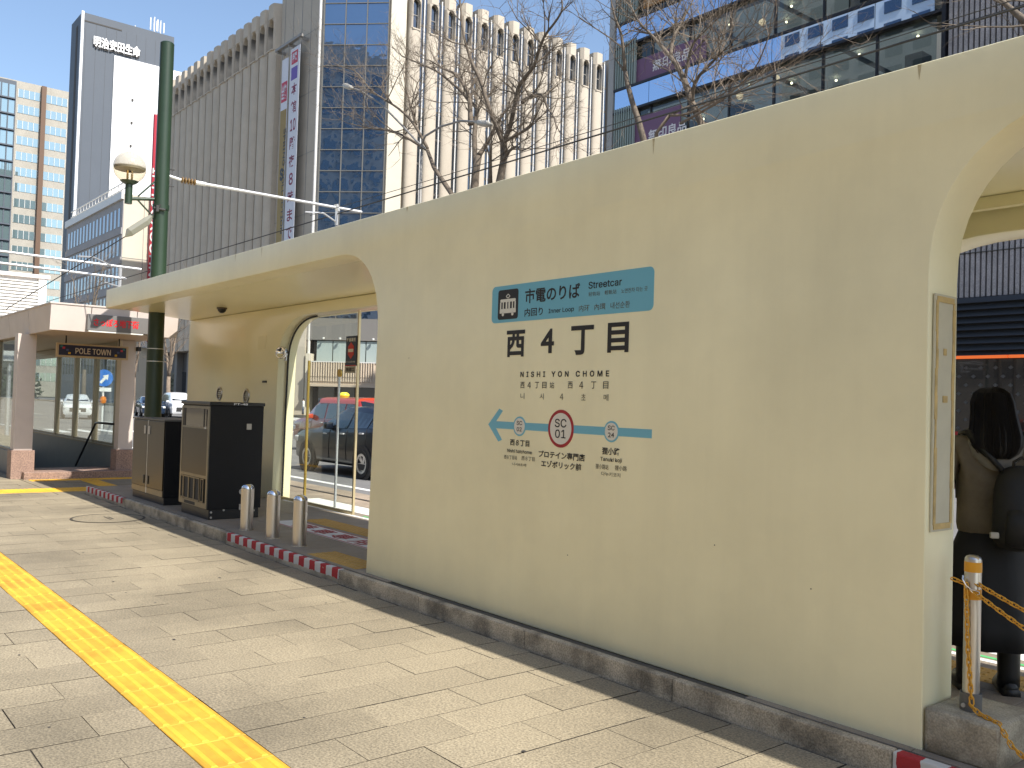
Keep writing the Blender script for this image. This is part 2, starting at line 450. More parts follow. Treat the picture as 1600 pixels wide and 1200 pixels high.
# kerb stones
kerb = structure('kerb', MB().box(-14.85, 6, 3.79, 3.84, -.3, .08), m_conc)
KB = [(-1.98+1.225*i, -1.98+1.225*(i+1)) for i in range(-11, 7)]
for a, b in KB:
    a = max(a, -14.86)
    if b-a < .1: continue
    mid = (a+b)/2
    st = (-9.3 < mid < -6.3) or mid < -13.1 or mid > -1.98
    if -9.4 < mid < -6.3:      # painted stretch keeps its own ends
        pass
    K = MB().bbox(a+.003, b-.003, 3.774, 3.832, -.25, .1165+rng.uniform(-.002, .002), .009)
    obj('kerb_stone', K, m_stripe if st else m_conc, kerb, label='kerb stone painted with red and white stripes' if st else None)

# platform
plat = structure('platform', MB().box(-14.85, 6, 3.838, 6.30, -.5, .098), m_conc)
obj('base_strip', MB().box(-6.66, -1.91, 3.84, 3.909, .09, .104), mat('dark_concrete', (.085, .075, .06), .8, var=.3, vs=8), plat)  # darker concrete strip along the foot of the wall
for i in range(48):
    for j in range(4):
        x0 = -14.84+.43*i; y0 = 3.858+.61*j
        if x0+.43 > 5.9: continue
        vis = x0 < -6.5 or x0 > -3.2
        if vis: obj_ = link('platform_tile', pm.setdefault('pt', MB().slab(.002, .428, .002, .608, -.01, .013, .002).mesh('platform_tile', m_floor)), plat, loc=(x0, y0, .1))
for a in range(3):
    pass
for x0, y0, nx, ny in ((-7.72, 3.90, 3, 1), (-9.9, 4.93, 12, 1), (-2.9, 5.2, 6, 1), (-2.9, 4.0, 2, 2)):
    for i in range(nx):
        for j in range(ny): link('tactile_tile', dto, plat, loc=(x0+.3*i, y0+.3*j, .1135))
structure('platform_edge_line', MB().box(-12, 6, 5.86, 6.22, .1, .1152).box(-12, 6, 5.64, 5.70, .1, .1152), m_offw)
structure('platform_guide_line', MB().box(-9.9, 6, 5.735, 5.775, .1, .1150), mat('green_line', (.10, .45, .16), .6))
nb = MB().box(-9.95, -7.3, 4.54, 4.86, .1, .1150)
nbox = structure('platform_notice', nb, m_offw)
obj('border', MB().box(-9.95, -7.3, 4.545, 4.56, .1, .1165).box(-9.95, -7.3, 4.845, 4.858, .1, .1165), m_red, nbox)
text('降 車 専 用 口', (-9.5, 4.58, .1175), (2.0, 0, 0), (0, .24, 0), m_red, nbox, .02)

# ------------------------------------------------------------------ manhole
mh = thing('manhole_cover', 'round iron manhole cover flush with the paving beside the kerb', 'manhole', (-11.85, 3.28, 0))
obj('cover', MB().disc((-11.85, 3.28, 0), .40, 'z', 40, .008), m_pav, mh)
obj('rim', MB().lathe([(.40, -.004), (.43, -.004), (.43, .0055), (.40, .0055)], (-11.85, 3.28, 0), 40).box(-12.0, -11.7, 3.26, 3.28, .003, .006).box(-11.96, -11.74, 3.30, 3.32, .003, .006), m_joint, mh)
for lx in (-12.6, -11.2): pass

# ------------------------------------------------------------------ tram shelter
sh = thing('tram_shelter', 'long cream tram stop shelter with rounded wall openings and flat canopy', 'tram stop', (-6.5, 4.8, .1))
Z0, ZT, ZS, YF = .106, 3.128, 2.85, 3.909
def fillet(x0, x1, z0, z1, n=12, flip=False):
    "quarter superellipse from (x0,z1) on the lintel to (x1,z0) on the jamb"
    pts = []
    for i in range(n+1):
        t = math.pi/2*i/n; e = .88
        u = math.sin(t)**e; v = math.cos(t)**e
        pts.append((x0+(x1-x0)*u, z0+(z1-z0)*v))
    return pts
prof = [(-14.7, ZS), (-14.7, ZT), (9.0, ZT), (9.0, Z0), (5.6, Z0)]
prof += list(reversed(fillet(4.9, 5.6, 2.2, ZS)))
prof += fillet(-1.22, -1.925, 2.16, ZS)
prof += [(-1.917, Z0), (-6.655, Z0)]
prof += list(reversed(fillet(-7.30, -6.60, 2.15, ZS)))
prof += []
def edged(mbx, name, mats, parent, width, smooth=30, seg=3, **k):
    me = mbx.mesh(name, mats)
    bm = bmesh.new(); bm.from_mesh(me)
    es = [e for e in bm.edges if len(e.link_faces) == 2 and R(60) < e.calc_face_angle(0)]
    bmesh.ops.bevel(bm, geom=es, offset=width, segments=seg, affect='EDGES', profile=.5, clamp_overlap=True)
    for f in bm.faces: f.smooth = True
    for e in bm.edges:
        if len(e.link_faces) == 2: e.smooth = e.calc_face_angle(0) < R(smooth)
    bm.to_mesh(me); bm.free()
    lab = k.pop('label', None); o = link(name, me, parent, **k)
    if lab: o['label'] = lab
    return o
edged(MB().prism(prof, 'y', YF, 4.18), 'front_wall', m_wall, sh, .005, label='cream front wall with rounded corner openings')
obj('canopy', MB().prism([(-14.68, 4.182), (9, 4.182), (9, 5.86), (-15.86, 5.86), (-15.72, 5.58)], 'z', ZS+.002, ZT-.02), m_soff, sh, label='flat canopy with a glossy cream underside')
back = [(-15.74, Z0), (-15.74, ZS-.002), (9, ZS-.002), (9, Z0), (3.6, Z0)]
back += list(reversed(fillet(2.7, 3.6, 1.9, 2.655))) + fillet(-2.3, -3.2, 1.9, 2.655) + [(-3.2, Z0), (-7.3, Z0)]
back += list(reversed(fillet(-8.2, -7.3, 1.9, 2.70))) + fillet(-11.25, -12.13, 2.05, 2.70) + [(-12.18, Z0)]
edged(MB().prism(back, 'y', 5.57, 5.85), 'back_wall', m_soff, sh, .008)
obj('end_fascia', MB().prism([(5.86, 2.70), (5.90, 2.70), (5.90, ZT-.005), (5.86, ZT-.005)], 'x', -15.8, 9), m_wall, sh)
obj('ceiling_batten', MB().box(-3.4, 3.8, 5.44, 5.50, 2.78, 2.85), m_wall, sh)
# glazing in the back opening
arc = fillet(-11.25, -12.10, 2.05, 2.695)
gl1 = [(-12.14, .15)] + list(reversed(arc))
top = [p for p in arc if p[0] > -12.2]
def pane(poly): return obj('glass_pane', MB().prism(poly, 'y', 5.705, 5.715), m_pane, sh)
pane([(-12.13, .15), (-11.445, .15), (-11.445, 2.60)] + [p for p in arc if p[0] < -11.445])
pane([(-11.425, .15), (-10.575, .15), (-10.575, 2.69), (-11.25, 2.69)] + [p for p in arc if -11.425 < p[0] < -11.26])
pane([(-10.555, .15), (-10.10, .15), (-10.10, 2.69), (-10.555, 2.69)])
obj('glazing_bar', MB().box(-11.447, -11.423, 5.695, 5.725, .12, 2.08), m_gold, sh, label='gold glazing bar')
obj('glazing_bar', MB().box(-10.575, -10.555, 5.697, 5.723, .12, 1.86), m_galv, sh)
obj('glazing_frame', MB().box(-10.10, -10.075, 5.695, 5.725, .115, 2.69).box(-12.14, -10.10, 5.69, 5.73, .115, .15), mat('champagne_frame', (.60, .50, .30), .35, metal=.7), sh)
fr = [(x-.0, z) for x, z in arc]
obj('arch_frame', MB().tube([(x, 5.71, z-.012) for x, z in fr]+[(-12.12, 5.71, 1.4), (-12.14, 5.71, .12)], .014, 6), m_dark, sh)
obj('round_plate', MB().disc((-10.50, 5.68, 1.90), .052, 'y', 24, .02), m_gold, sh)
for x, z in ((-14.26, 1.60), (-13.19, 1.57)):
    p = obj('porthole', MB().lathe([(.0, .0), (.085, .0), (.085, -.012), (.105, -.016), (.115, 0)], (x, 5.569, z), 28, 'y'), m_steel, sh, 40)
    g = MB()
    for k in range(5): g.box(x-.08, x+.08, 5.563, 5.566, z-.06+k*.03-.006, z-.06+k*.03+.006)
    obj('grille', g, m_inkg, p)
pl = obj('nameplate', MB().box(-12.62, -12.48, 5.56, 5.569, 1.77, 1.80), m_black, sh)
obj('access_panel', MB().box(-12.83, -12.55, 5.566, 5.569, 2.27, 2.46), m_soff, sh)
# bare patch with old adhesive on the right-hand jamb
bp = obj('bare_panel', MB().box(-1.919, -1.912, 3.945, 4.145, 1.05, 2.10), mat('bare_primer', (.54, .51, .39), .7, var=.06, vs=6), sh, label='unpainted strip on the jamb edged with old yellow adhesive')
m_glue = mat('old_adhesive', (.52, .38, .16), .7, var=.25, vs=14)
rg = random.Random(5)
def glue(*a): obj('adhesive_strip', MB().box(*a), m_glue, bp)
for y0, y1 in ((3.958, 3.978), (4.112, 4.135)):
    z = 1.08
    while z < 2.06:
        h = rg.uniform(.06, .16); glue(-1.9125, -1.9085, y0+rg.uniform(-.004, .004), y1+rg.uniform(-.005, .004), z, min(z+h, 2.07)); z += h
for q in ((3.965, 4.12, 2.065, 2.09), (3.965, 4.12, 1.06, 1.085), (4.03, 4.07, 1.62, 1.65), (4.03, 4.055, 1.83, 1.86)): glue(-1.9125, -1.9079, *q)
# rust runs and scuffs hanging from the wall's top edge
for x, z in ((-4.19, .62), (-3.05, .84), (-2.47, .71), (-6.1, 1.9)): obj('anchor_hole', MB().disc((x, YF-.0006, z), .0035, 'y', 8, .002), m_inkg, sh)
m_rust = mat('rust_stain', (.56, .48, .29), .8, var=.3, vs=20)
for x, ln in ((-1.985, .075), (-3.56, .10), (-6.2, .05), (-9.0, .12), (-9.7, .09)):
    obj('rust_run', MB().add([(x-.009, YF-.0012, ZT-.004), (x+.009, YF-.0012, ZT-.004), (x+.006, YF-.0012, ZT-.03), (x+.003, YF-.0012, ZT-ln*.7), (x, YF-.0012, ZT-ln), (x-.004, YF-.0012, ZT-ln*.6), (x-.007, YF-.0012, ZT-.025)], [(0, 1, 2, 3, 4, 5, 6)]), m_rust, sh)

# ---- lettering on the wall
YL = YF-.0022
sp = obj('sign_panel', MB().prism(rrect(-5.042, -3.527, 2.121, 2.377, .035), 'y', YF-.0015, YF+.002), m_teal, sh, label='light blue streetcar sign panel with black lettering')
def wt(s, x0, x1, z0, z1, m=m_ink, par=sp, bold=.012, space=1, dy=0): return text(s, (x0, YL-dy, z0), (x1-x0, 0, 0), (0, 0, z1-z0), m, par, bold, space)
pic = obj('pictogram', MB().prism(rrect(-4.972, -4.752, 2.142, 2.348, .02), 'y', YL-.0006, YF), m_ink, sp, label='black square with a white tram front')
tr = MB(); yp = YL-.0012
def px_(pts): tr.poly([(x, yp, z) for x, z in pts])
X0 = -4.862
px_(rrect(X0-.088, X0+.088, 2.185, 2.216, .005))
for a, b in ((-.088, -.074), (.074, .088), (-.052, -.040), (-.014, -.022), (.012, .022), (.042, .052), (-.062, -.070), (.062, .070)):
    pass
for a, b in ((-.086, -.072), (-.056, -.044), (-.024, -.006), (.006, .024), (.044, .056), (.072, .086)): px_([(X0+a, 2.214), (X0+b, 2.214), (X0+b, 2.263), (X0+a, 2.263)])
px_(rrect(X0-.085, X0+.085, 2.262, 2.283, .01))
for s_ in (-1, 1): px_(circ(X0+s_*.052, 2.178, .013, 14))
for s_ in (-1, 1):
    for u in (-1, 1):
        pass
for (xa, za), (xb, zb) in (((-.022, 2.301), (0, 2.316)), ((0, 2.316), (.022, 2.301)), ((.022, 2.301), (0, 2.288)), ((0, 2.288), (-.022, 2.301))):
    d = Vector((xb-xa, zb-za)).normalized(); nn = Vector((-d.y, d.x))*.003
    px_([(X0+xa-nn.x, za-nn.y), (X0+xb-nn.x, zb-nn.y), (X0+xb+nn.x, zb+nn.y), (X0+xa+nn.x, za+nn.y)])
obj('tram_symbol', tr, mat('white_vinyl', (.74, .72, .62), .4), pic)
wt('市電のりば', -4.681, -4.144, 2.237, 2.336, bold=.022)
wt('Streetcar', -4.068, -3.782, 2.287, 2.331, bold=.02)
wt('轻轨站', -4.066, -3.965, 2.240, 2.267, m_inkg, bold=.004); wt('輕軌站', -3.925, -3.825, 2.240, 2.267, m_inkg, bold=.004)
wt('노면전차 타는 곳', -3.785, -3.575, 2.238, 2.266, m_inkg, bold=.004)
wt('内回り', -4.681, -4.494, 2.149, 2.204, bold=.02)
wt('Inner Loop', -4.437, -4.195, 2.150, 2.186, bold=.012)
wt('内环', -4.149, -4.055, 2.150, 2.190, m_inkg, bold=.006); wt('內環', -4.01, -3.915, 2.150, 2.190, m_inkg, bold=.006); wt('내선순환', -3.872, -3.712, 2.150, 2.190, m_inkg, bold=.006)
st = bpy.data.objects.new('station_name', None); COL.objects.link(st); st.parent = sh; st.matrix_parent_inverse = RM[sh.name].inverted(); st.location = (-4.3, YF, 1.9); RM['station_name'] = Matrix.Translation((-4.3, YF, 1.9))
for s_, a, b, c, d in (('西', -4.865, -4.670, 1.880, 2.062), ('4', -4.505, -4.376, 1.896, 2.056), ('丁', -4.215, -4.010, 1.878, 2.062), ('目', -3.890, -3.714, 1.885, 2.066)):
    wt(s_, a, b, c, d, par=st, bold=.03 if s_ != '4' else .022)
wt('NISHI YON CHOME', -4.705, -3.868, 1.741, 1.778, par=st, bold=.03, space=1.6)
def spread(s, x0, x1, z0, z1, m, bold, wch):
    n = len(s)
    for i, ch in enumerate(s):
        if ch == ' ': continue
        c = x0+(x1-x0-wch)*i/(n-1); ww = wch*(.8 if ch == '４' else 1)
        wt(ch, c, c+ww, z0, z1, m, st, bold)
spread('西４丁目站', -4.702, -4.362, 1.667, 1.709, m_ink, .004, .042)
spread('西４丁目', -4.232, -3.872, 1.667, 1.711, m_ink, .004, .044)
spread('니시４초메', -4.698, -3.869, 1.594, 1.634, m_inkg, .0, .040)
rl = bpy.data.objects.new('route_line', None); COL.objects.link(rl); rl.parent = sh; rl.matrix_parent_inverse = RM[sh.name].inverted(); rl.location = (-4.3, YF, 1.41); RM['route_line'] = Matrix.Translation((-4.3, YF, 1.41))
obj('arrow_band', MB().prism([(-5.044, 1.411), (-4.925, 1.525), (-4.885, 1.510), (-4.955, 1.436), (-3.514, 1.436), (-3.514, 1.385), (-4.955, 1.387), (-4.885, 1.310), (-4.925, 1.296)], 'y', YF-.001, YF+.002), m_teal, rl, label='light blue arrow band pointing left')
m_face = mat('white_disc', (.72, .69, .60), .45)
for cx, r_, col, t1, t2, hh in ((-4.699, .066, m_teal, 'SC', '02', .027), (-4.287, .121, m_red, 'SC', '01', .052), (-3.836, .064, m_teal, 'SC', '24', .027)):
    k = MB().prism(circ(cx, 1.41, r_, 40), 'y', YF-.0022, YF+.002); k2 = MB().prism(circ(cx, 1.41, r_*.83, 40), 'y', YF-.0032, YF+.002)
    d = obj('station_marker', k, col, rl, label='red ringed station disc' if r_ > .1 else None)
    e = obj('disc_face', k2, m_face, d)
    wt(t1, cx-hh*1.05, cx+hh*1.05, 1.418, 1.418+hh*1.05, par=d, bold=.012, dy=.0018); wt(t2, cx-hh*.95, cx+hh*.95, 1.404-hh*1.05, 1.404, par=d, bold=.012, dy=.0018)
for a in (('西８丁目', -4.794, -4.592, 1.277, 1.318, m_ink, .02), ('Nishi hatchome', -4.821, -4.563, 1.229, 1.253, m_ink, .012), ('西８丁目站', -4.854, -4.715, 1.182, 1.210, m_inkg, .004), ('西８丁目', -4.668, -4.533, 1.184, 1.212, m_inkg, .004), ('니시8초메', -4.764, -4.618, 1.143, 1.163, m_inkg, .002),
          ('プロテイン専門店', -4.494, -4.058, 1.215, 1.261, m_ink, .022), ('エゾボリック前', -4.466, -4.088, 1.155, 1.200, m_ink, .022),
          ('狸小路', -3.910, -3.760, 1.270, 1.314, m_ink, .02), ('Tanuki koji', -3.922, -3.743, 1.225, 1.254, m_ink, .012), ('狸小路站', -3.961, -3.852, 1.180, 1.210, m_inkg, .004), ('狸小路', -3.798, -3.701, 1.182, 1.212, m_inkg, .004), ('다누키코지', -3.910, -3.752, 1.141, 1.166, m_inkg, .002)):
    wt(a[0], *a[1:5], a[5], rl, a[6])

# notice on the glass door
nt_ = thing('exit_notice', 'small navy no entry notice fixed on the shelter glass', 'notice', (-10.24, 5.69, 2.15))
obj('board', MB().box(-10.37, -10.10, 5.685, 5.695, 1.99, 2.37), mat('navy_board', (.012, .03, .07), .4), nt_)
obj('emblem', MB().prism([(-10.235+.085*math.cos(a*math.pi/3+math.pi/6), 2.185+.105*math.sin(a*math.pi/3+math.pi/6)) for a in range(6)], 'y', 5.682, 5.6855), mat('sign_red', (.55, .03, .02), .45), nt_)
obj('emblem_bar', MB().box(-10.30, -10.17, 5.680, 5.6825, 2.165, 2.205), m_face, nt_)
text('降車専用', (-10.345, 5.682, 2.295), (.22, 0, 0), (0, 0, .05), m_white, nt_, .01)
text('のりばは反対側', (-10.345, 5.682, 2.03), (.22, 0, 0), (0, 0, .022), m_white, nt_, 0)
obj('red_edge', MB().box(-10.37, -10.10, 5.682, 5.686, 1.985, 2.0), m_red, nt_)
obj('caption_plate', MB().box(-10.37, -10.12, 5.686, 5.694, 1.90, 1.983), mat('caption_grey', (.36, .34, .28), .5), nt_)
text('降車口', (-10.34, 5.684, 1.918), (.2, 0, 0), (0, 0, .05), m_ink, nt_, .02)

# ------------------------------------------------------------------ dome camera, round mirror
dc = thing('dome_camera', 'small dark dome camera under the glossy canopy', 'camera', (-12.99, 5.06, 2.85))
obj('base', MB().lathe([(0, 2.853), (.075, 2.853), (.075, 2.83), (0, 2.83)], (-12.99, 5.06, 0), 20), mat('camera_base', (.10, .08, .06), .5), dc, 40)
obj('dome', MB().lathe([(.062*math.cos(a*math.pi/14), 2.83-.06*math.sin(a*math.pi/14)) for a in range(8)], (-12.99, 5.06, 0), 20), m_black, dc, True)
mi = thing('floodlight', 'silver round floodlight on the curved corner of the shelter opening', 'light', (-11.88, 5.50, 2.19))
obj('shell', MB().lathe([(0, .09), (.05, .08), (.085, .04), (.09, 0), (.085, -.02), (.07, -.02), (.05, .02), (0, .035)], (0, 0, 0), 24, 'y'), m_chrome, mi, True, local=True, rot=(0, 0, R(25)))
obj('bracket', MB().box(-.012, .012, .02, .08, -.02, .02).box(-.03, .03, .06, .075, -.11, -.02), m_galv, mi, local=True)

# ------------------------------------------------------------------ cabinets
m_cab = mat('cabinet_black', (.008, .008, .009), .45, var=.2, vs=3, spec=.25)
m_cfr = mat('steel_frame_dull', (.20, .185, .155), .35, metal=1, var=.1, vs=12)
m_lab = mat('pale_latch', (.45, .42, .36), .5)
c1 = thing('control_cabinet', 'tall black control cabinet with steel front, window and bottom vents', 'cabinet', (-10.8, 4.25, .114))
a0, a1, b0, b1 = -11.28, -10.36, 3.95, 4.60
obj('plinth', MB().bbox(a0+.02, a1-.01, b0+.02, b1-.02, .113, .23, .006), m_black, c1)
obj('body', MB().bbox(a0, a1, b0, b1, .23, 1.445, .006), m_cab, c1)
obj('cap', MB().bbox(a0-.015, a1+.015, b0-.02, b1+.01, 1.445, 1.485, .006), m_black, c1)
fp = obj('front_panel', MB().bbox(a0+.05, a1-.05, b0-.010, b0+.001, .62, 1.165, .003), m_steelf, c1)
ff = MB().box(a0+.005, a0+.05, b0-.012, b0+.001, .24, 1.43).box(a1-.05, a1-.005, b0-.012, b0+.001, .24, 1.43).box(a0+.05, a1-.05, b0-.012, b0+.001, 1.40, 1.43).box(a0+.05, a1-.05, b0-.012, b0+.001, 1.165, 1.185).box(a0+.05, a1-.05, b0-.012, b0+.001, .585, .62).box(a0+.05, a1-.05, b0-.012, b0+.001, .24, .30)
obj('front_frame', ff, m_cfr, c1)
wn = obj('display_window', MB().box(a0+.05, a1-.05, b0-.006, b0+.001, 1.185, 1.40), mat('dark_window', (.02, .017, .016), .08, coat=.4), c1)
for q in ((a0+.05, a0+.13, b0-.010, b0-.005, 1.185, 1.40), (a1-.19, a1-.17, b0-.010, b0-.005, 1.185, 1.40), (a1-.10, a1-.09, b0-.010, b0-.005, 1.2, 1.39)): obj('window_frame', MB().box(*q), m_cab, wn)
obj('catch', MB().box(a1-.14, a1-.10, b0-.014, b0-.0125, 1.165, 1.19), m_galv, wn)
xs = [a0+.055, a0+.13, a0+.155, a0+.315, a0+.335, a0+.495, a0+.515, a0+.67, a0+.72, a0+.80]
for k in range(5):
    v = obj('vent', MB().box(xs[2*k], xs[2*k+1], b0-.004, b0+.001, .315, .57), m_dark, c1)
    x0, x1 = xs[2*k], xs[2*k+1]
    obj('vent_frame', MB().box(x0-.008, x0+.006, b0-.015, b0-.003, .305, .58).box(x1-.006, x1+.008, b0-.015, b0-.003, .305, .58).box(x0, x1, b0-.0145, b0-.003, .305, .318).box(x0, x1, b0-.0145, b0-.003, .567, .58), m_cfr, v)
obj('slot', MB().box(a0+.2, a0+.55, b0-.014, b0-.011, .25, .285), m_dark, c1)
for y, z, q in ((4.42, 1.2, 0), (4.36, .43, 1), (4.36, .25, 0)):
    if q: obj('latch', MB().disc((a1+.004, y, z), .035, 'x', 18, .012), m_lab, c1)
    else: obj('latch', MB().bbox(a1-.002, a1+.01, y-.03, y+.03, z-.035, z+.035, .004), m_lab, c1)
for y, z in ((4.0, .14), (4.0, .20), (4.15, .22), (4.52, .2)): obj('bolt', MB().disc((a1-.008, y, z), .012, 'x', 10, .012), m_lab, c1)
text('PT-48', (a1+.0165, 4.22, 1.453), (0, .17, 0), (0, 0, .024), m_white, c1, .02)


c2 = thing('control_cabinet', 'lower two door steel control cabinet standing at the green pole', 'cabinet', (-12.6, 4.28, .114))
a0, a1, b0, b1 = -13.26, -11.95, 3.97, 4.52
obj('plinth', MB().bbox(a0+.01, a1-.01, b0+.01, b1-.02, .113, .21, .006), m_black, c2)
obj('body', MB().bbox(a0, a1, b0, b1, .21, 1.205, .006), m_cab, c2)
obj('cap', MB().bbox(a0-.015, a1+.015, b0-.02, b1+.01, 1.205, 1.228, .005), mat('cap_grey', (.09, .09, .085), .5), c2)
mid = (a0+a1)/2-.02
for s_, (x0, x1) in enumerate(((a0+.012, mid-.012), (mid+.012, a1-.012))):
    d = obj('door', MB().bbox(x0, x1, b0-.012, b0+.001, .30, 1.195, .003), m_steelf, c2)
    hx = x1-.09 if s_ == 0 else x0+.06
    for z in (1.07, .40): obj('handle', MB().bbox(hx-.03, hx+.03, b0-.022, b0-.011, z-.055, z+.055, .005), m_lab if z > 1 else m_black, d)
obj('door_post', MB().box(mid-.012, mid+.012, b0-.010, b0+.001, .22, 1.2), m_galv, c2)
obj('skirt', MB().box(a0+.012, a1-.012, b0-.008, b0+.001, .22, .295), m_cfr, c2)
for y, z in ((4.28, .95), (4.3, .62), (4.25, .38)): obj('latch', MB().bbox(a1-.002, a1+.01, y-.03, y+.03, z-.035, z+.035, .004), m_lab, c2)
text('PT-47', (a0+.06, b0-.0215, 1.208), (.13, 0, 0), (0, 0, .017), m_white, c2, .02)

# ------------------------------------------------------------------ bollards
bprof = [(.0, .61)]+[(.068*math.sin(a*math.pi/12), .56+.05*math.cos(a*math.pi/12)) for a in range(1, 7)]+[(.068, .10), (.0, .10)]
bl0 = None
for x, y, lab in ((-9.44, 4.04, 'polished steel bollard nearest the tall black cabinet'), (-8.76, 4.03, 'middle one of three polished steel bollards on the kerb'), (-8.19, 4.05, 'polished steel bollard nearest the cream wall and ochre tactile pad')):
    b = thing('bollard', lab, 'bollard', (x, y, 0), group='steel bollards across the shelter entrance')
    if bl0 is None:
        bl0 = (MB().lathe([p for p in bprof if p[1] <= .5601]+[], (0, 0, 0), 28).mesh('post', m_steel, 40), MB().lathe([(0, .612)]+[(.068*math.sin(a*math.pi/14), .56+.052*math.cos(a*math.pi/14)) for a in range(1, 8)], (0, 0, 0), 28).mesh('dome_cap', m_chrome, True),
               MB().lathe([(.069, .45), (.0695, .452), (.0695, .456), (.069, .458)], (0, 0, 0), 28).mesh('seam', m_steel), MB().lathe([(0, .122), (.076, .122), (.079, .112), (0, .112)], (0, 0, 0), 28).mesh('base_ring', m_conc))
    for me in bl0: link(me.name.split('.')[0], me, b, local=True)

# ------------------------------------------------------------------ chain post on its concrete block
m_blk = mat('concrete_block', (.40, .355, .265), .85, var=.18, vs=6, bump=.5, bs=40, speck=.2, ss=120, stain=.35, sts=5)
cb = thing('concrete_block', 'rough concrete block foot inside the right hand opening of the shelter', 'block', (-1.75, 4.1, .114))
bm = bmesh.new(); bmesh.ops.create_cube(bm, size=1)
for v in bm.verts: v.co = Vector((-1.755+v.co.x*.31, 4.095+v.co.y*.37, .205+v.co.z*.19))
bmesh.ops.bevel(bm, geom=bm.edges[:], offset=.016, segments=3, affect='EDGES', profile=.5)
bmesh.ops.subdivide_edges(bm, edges=bm.edges[:], cuts=2, use_grid_fill=True)
for v in bm.verts: v.co += Vector((rg.uniform(-1, 1), rg.uniform(-1, 1), rg.uniform(-1, 1)))*.0018
me = bpy.data.meshes.new('block'); bm.to_mesh(me); bm.free(); me.materials.append(m_blk)
for p in me.polygons: p.use_smooth = True
link('block', me, cb)
PX, PY = -1.775, 4.05
po = thing('chain_post', 'slim steel post with two yellow bands standing on the concrete block', 'post', (PX, PY, .3))
obj('pole', MB().lathe([(0, .965)]+[(.034*math.sin(a*math.pi/12), .945+.02*math.cos(a*math.pi/12)) for a in range(1, 7)]+[(.034, .30), (0, .30)], (PX, PY, 0), 24), m_steel, po, 40)
m_band = mat('amber_tape', (.72, .33, .015), .4)
for z0, z1 in ((.892, .935), (.775, .82)): obj('band', MB().lathe([(.0345, z0), (.0352, z0), (.0352, z1), (.0345, z1)], (PX, PY, 0), 24), m_band, po, 40)
sk_ = obj('socket', MB().lathe([(.035, .375), (.044, .375), (.044, .298), (.0, .298)], (PX, PY, 0), 24), mat('grey_collar', (.13, .13, .125), .5), po, 40)
obj('bolt', MB().disc((PX-.01, PY-.046, .325), .009, 'y', 12, .012), m_lab, sk_)
obj('eye_hook', MB().tube([(PX-.02, PY-.03, .865), (PX-.02, PY-.05, .875), (PX-.018, PY-.058, .86), (PX-.005, PY-.055, .838), (PX+.015, PY-.05, .822), (PX+.045, PY-.045, .818), (PX+.05, PY-.045, .806), (PX+.03, PY-.045, .803), (PX, PY-.045, .826)], .0032, 6), m_chrome, po, 60)
ch = thing('barrier_chain', 'yellow plastic barrier chain hung from the banded post', 'chain', (PX, PY-.05, .83))
lk = MB()
ring = []
for a in range(14):
    q = 2*math.pi*a/14; ring.append((.0085*math.sin(q), 0, .0125*math.cos(q)*1.0 + (.0075 if math.cos(q) > 0 else -.0075)))
ring += ring[:1]
lk.tube(ring, .0032, 5, cap=False)
lme = lk.mesh('chain_link', mat('chain_yellow', (.72, .36, .03), .45), True)
def chain(pts, pitch=.0265):
    pts = [Vector(p) for p in pts]; ds = [0]
    for a, b in zip(pts, pts[1:]): ds.append(ds[-1]+(b-a).length)
    s = 0; i = 0
    while s < ds[-1]:
        k = max(j for j in range(len(ds)-1) if ds[j] <= s+1e-9); t = (s-ds[k])/(ds[k+1]-ds[k]); p = pts[k].lerp(pts[k+1], t); d = (pts[k+1]-pts[k]).normalized()
        q = d.to_track_quat('Z', 'Y') @ Matrix.Rotation(R(35 + (90 if i % 2 else 0)), 3, 'Z').to_quaternion()
        o = link('chain_link', lme, ch, loc=p); o.rotation_euler = q.to_euler(); s += pitch; i += 1
def sag(a, b, h, n=14):
    a = Vector(a); b = Vector(b); return [a.lerp(b, t/n)-Vector((0, 0, h*4*(t/n)*(1-t/n))) for t in range(n+1)]
chain(sag((PX+.03, PY-.02, .845), (-.9, 4.02, .66), .05)); chain(sag((PX+.04, PY-.045, .806), (-.9, 3.98, .50), .05))
chain([(PX-.055, PY-.045, .852), (PX-.01, PY-.05, .842)])
chain([(PX-.005, PY-.05, .83), (PX+.004, PY-.05, .6), (PX+.02, PY-.052, .42), (PX+.03, PY-.055, .33), (PX+.06, PY-.06, .312), (-1.62, 3.95, .305), (-1.55, 3.90, .25), (-1.40, 3.84, .18), (-1.2, 3.83, .13)])

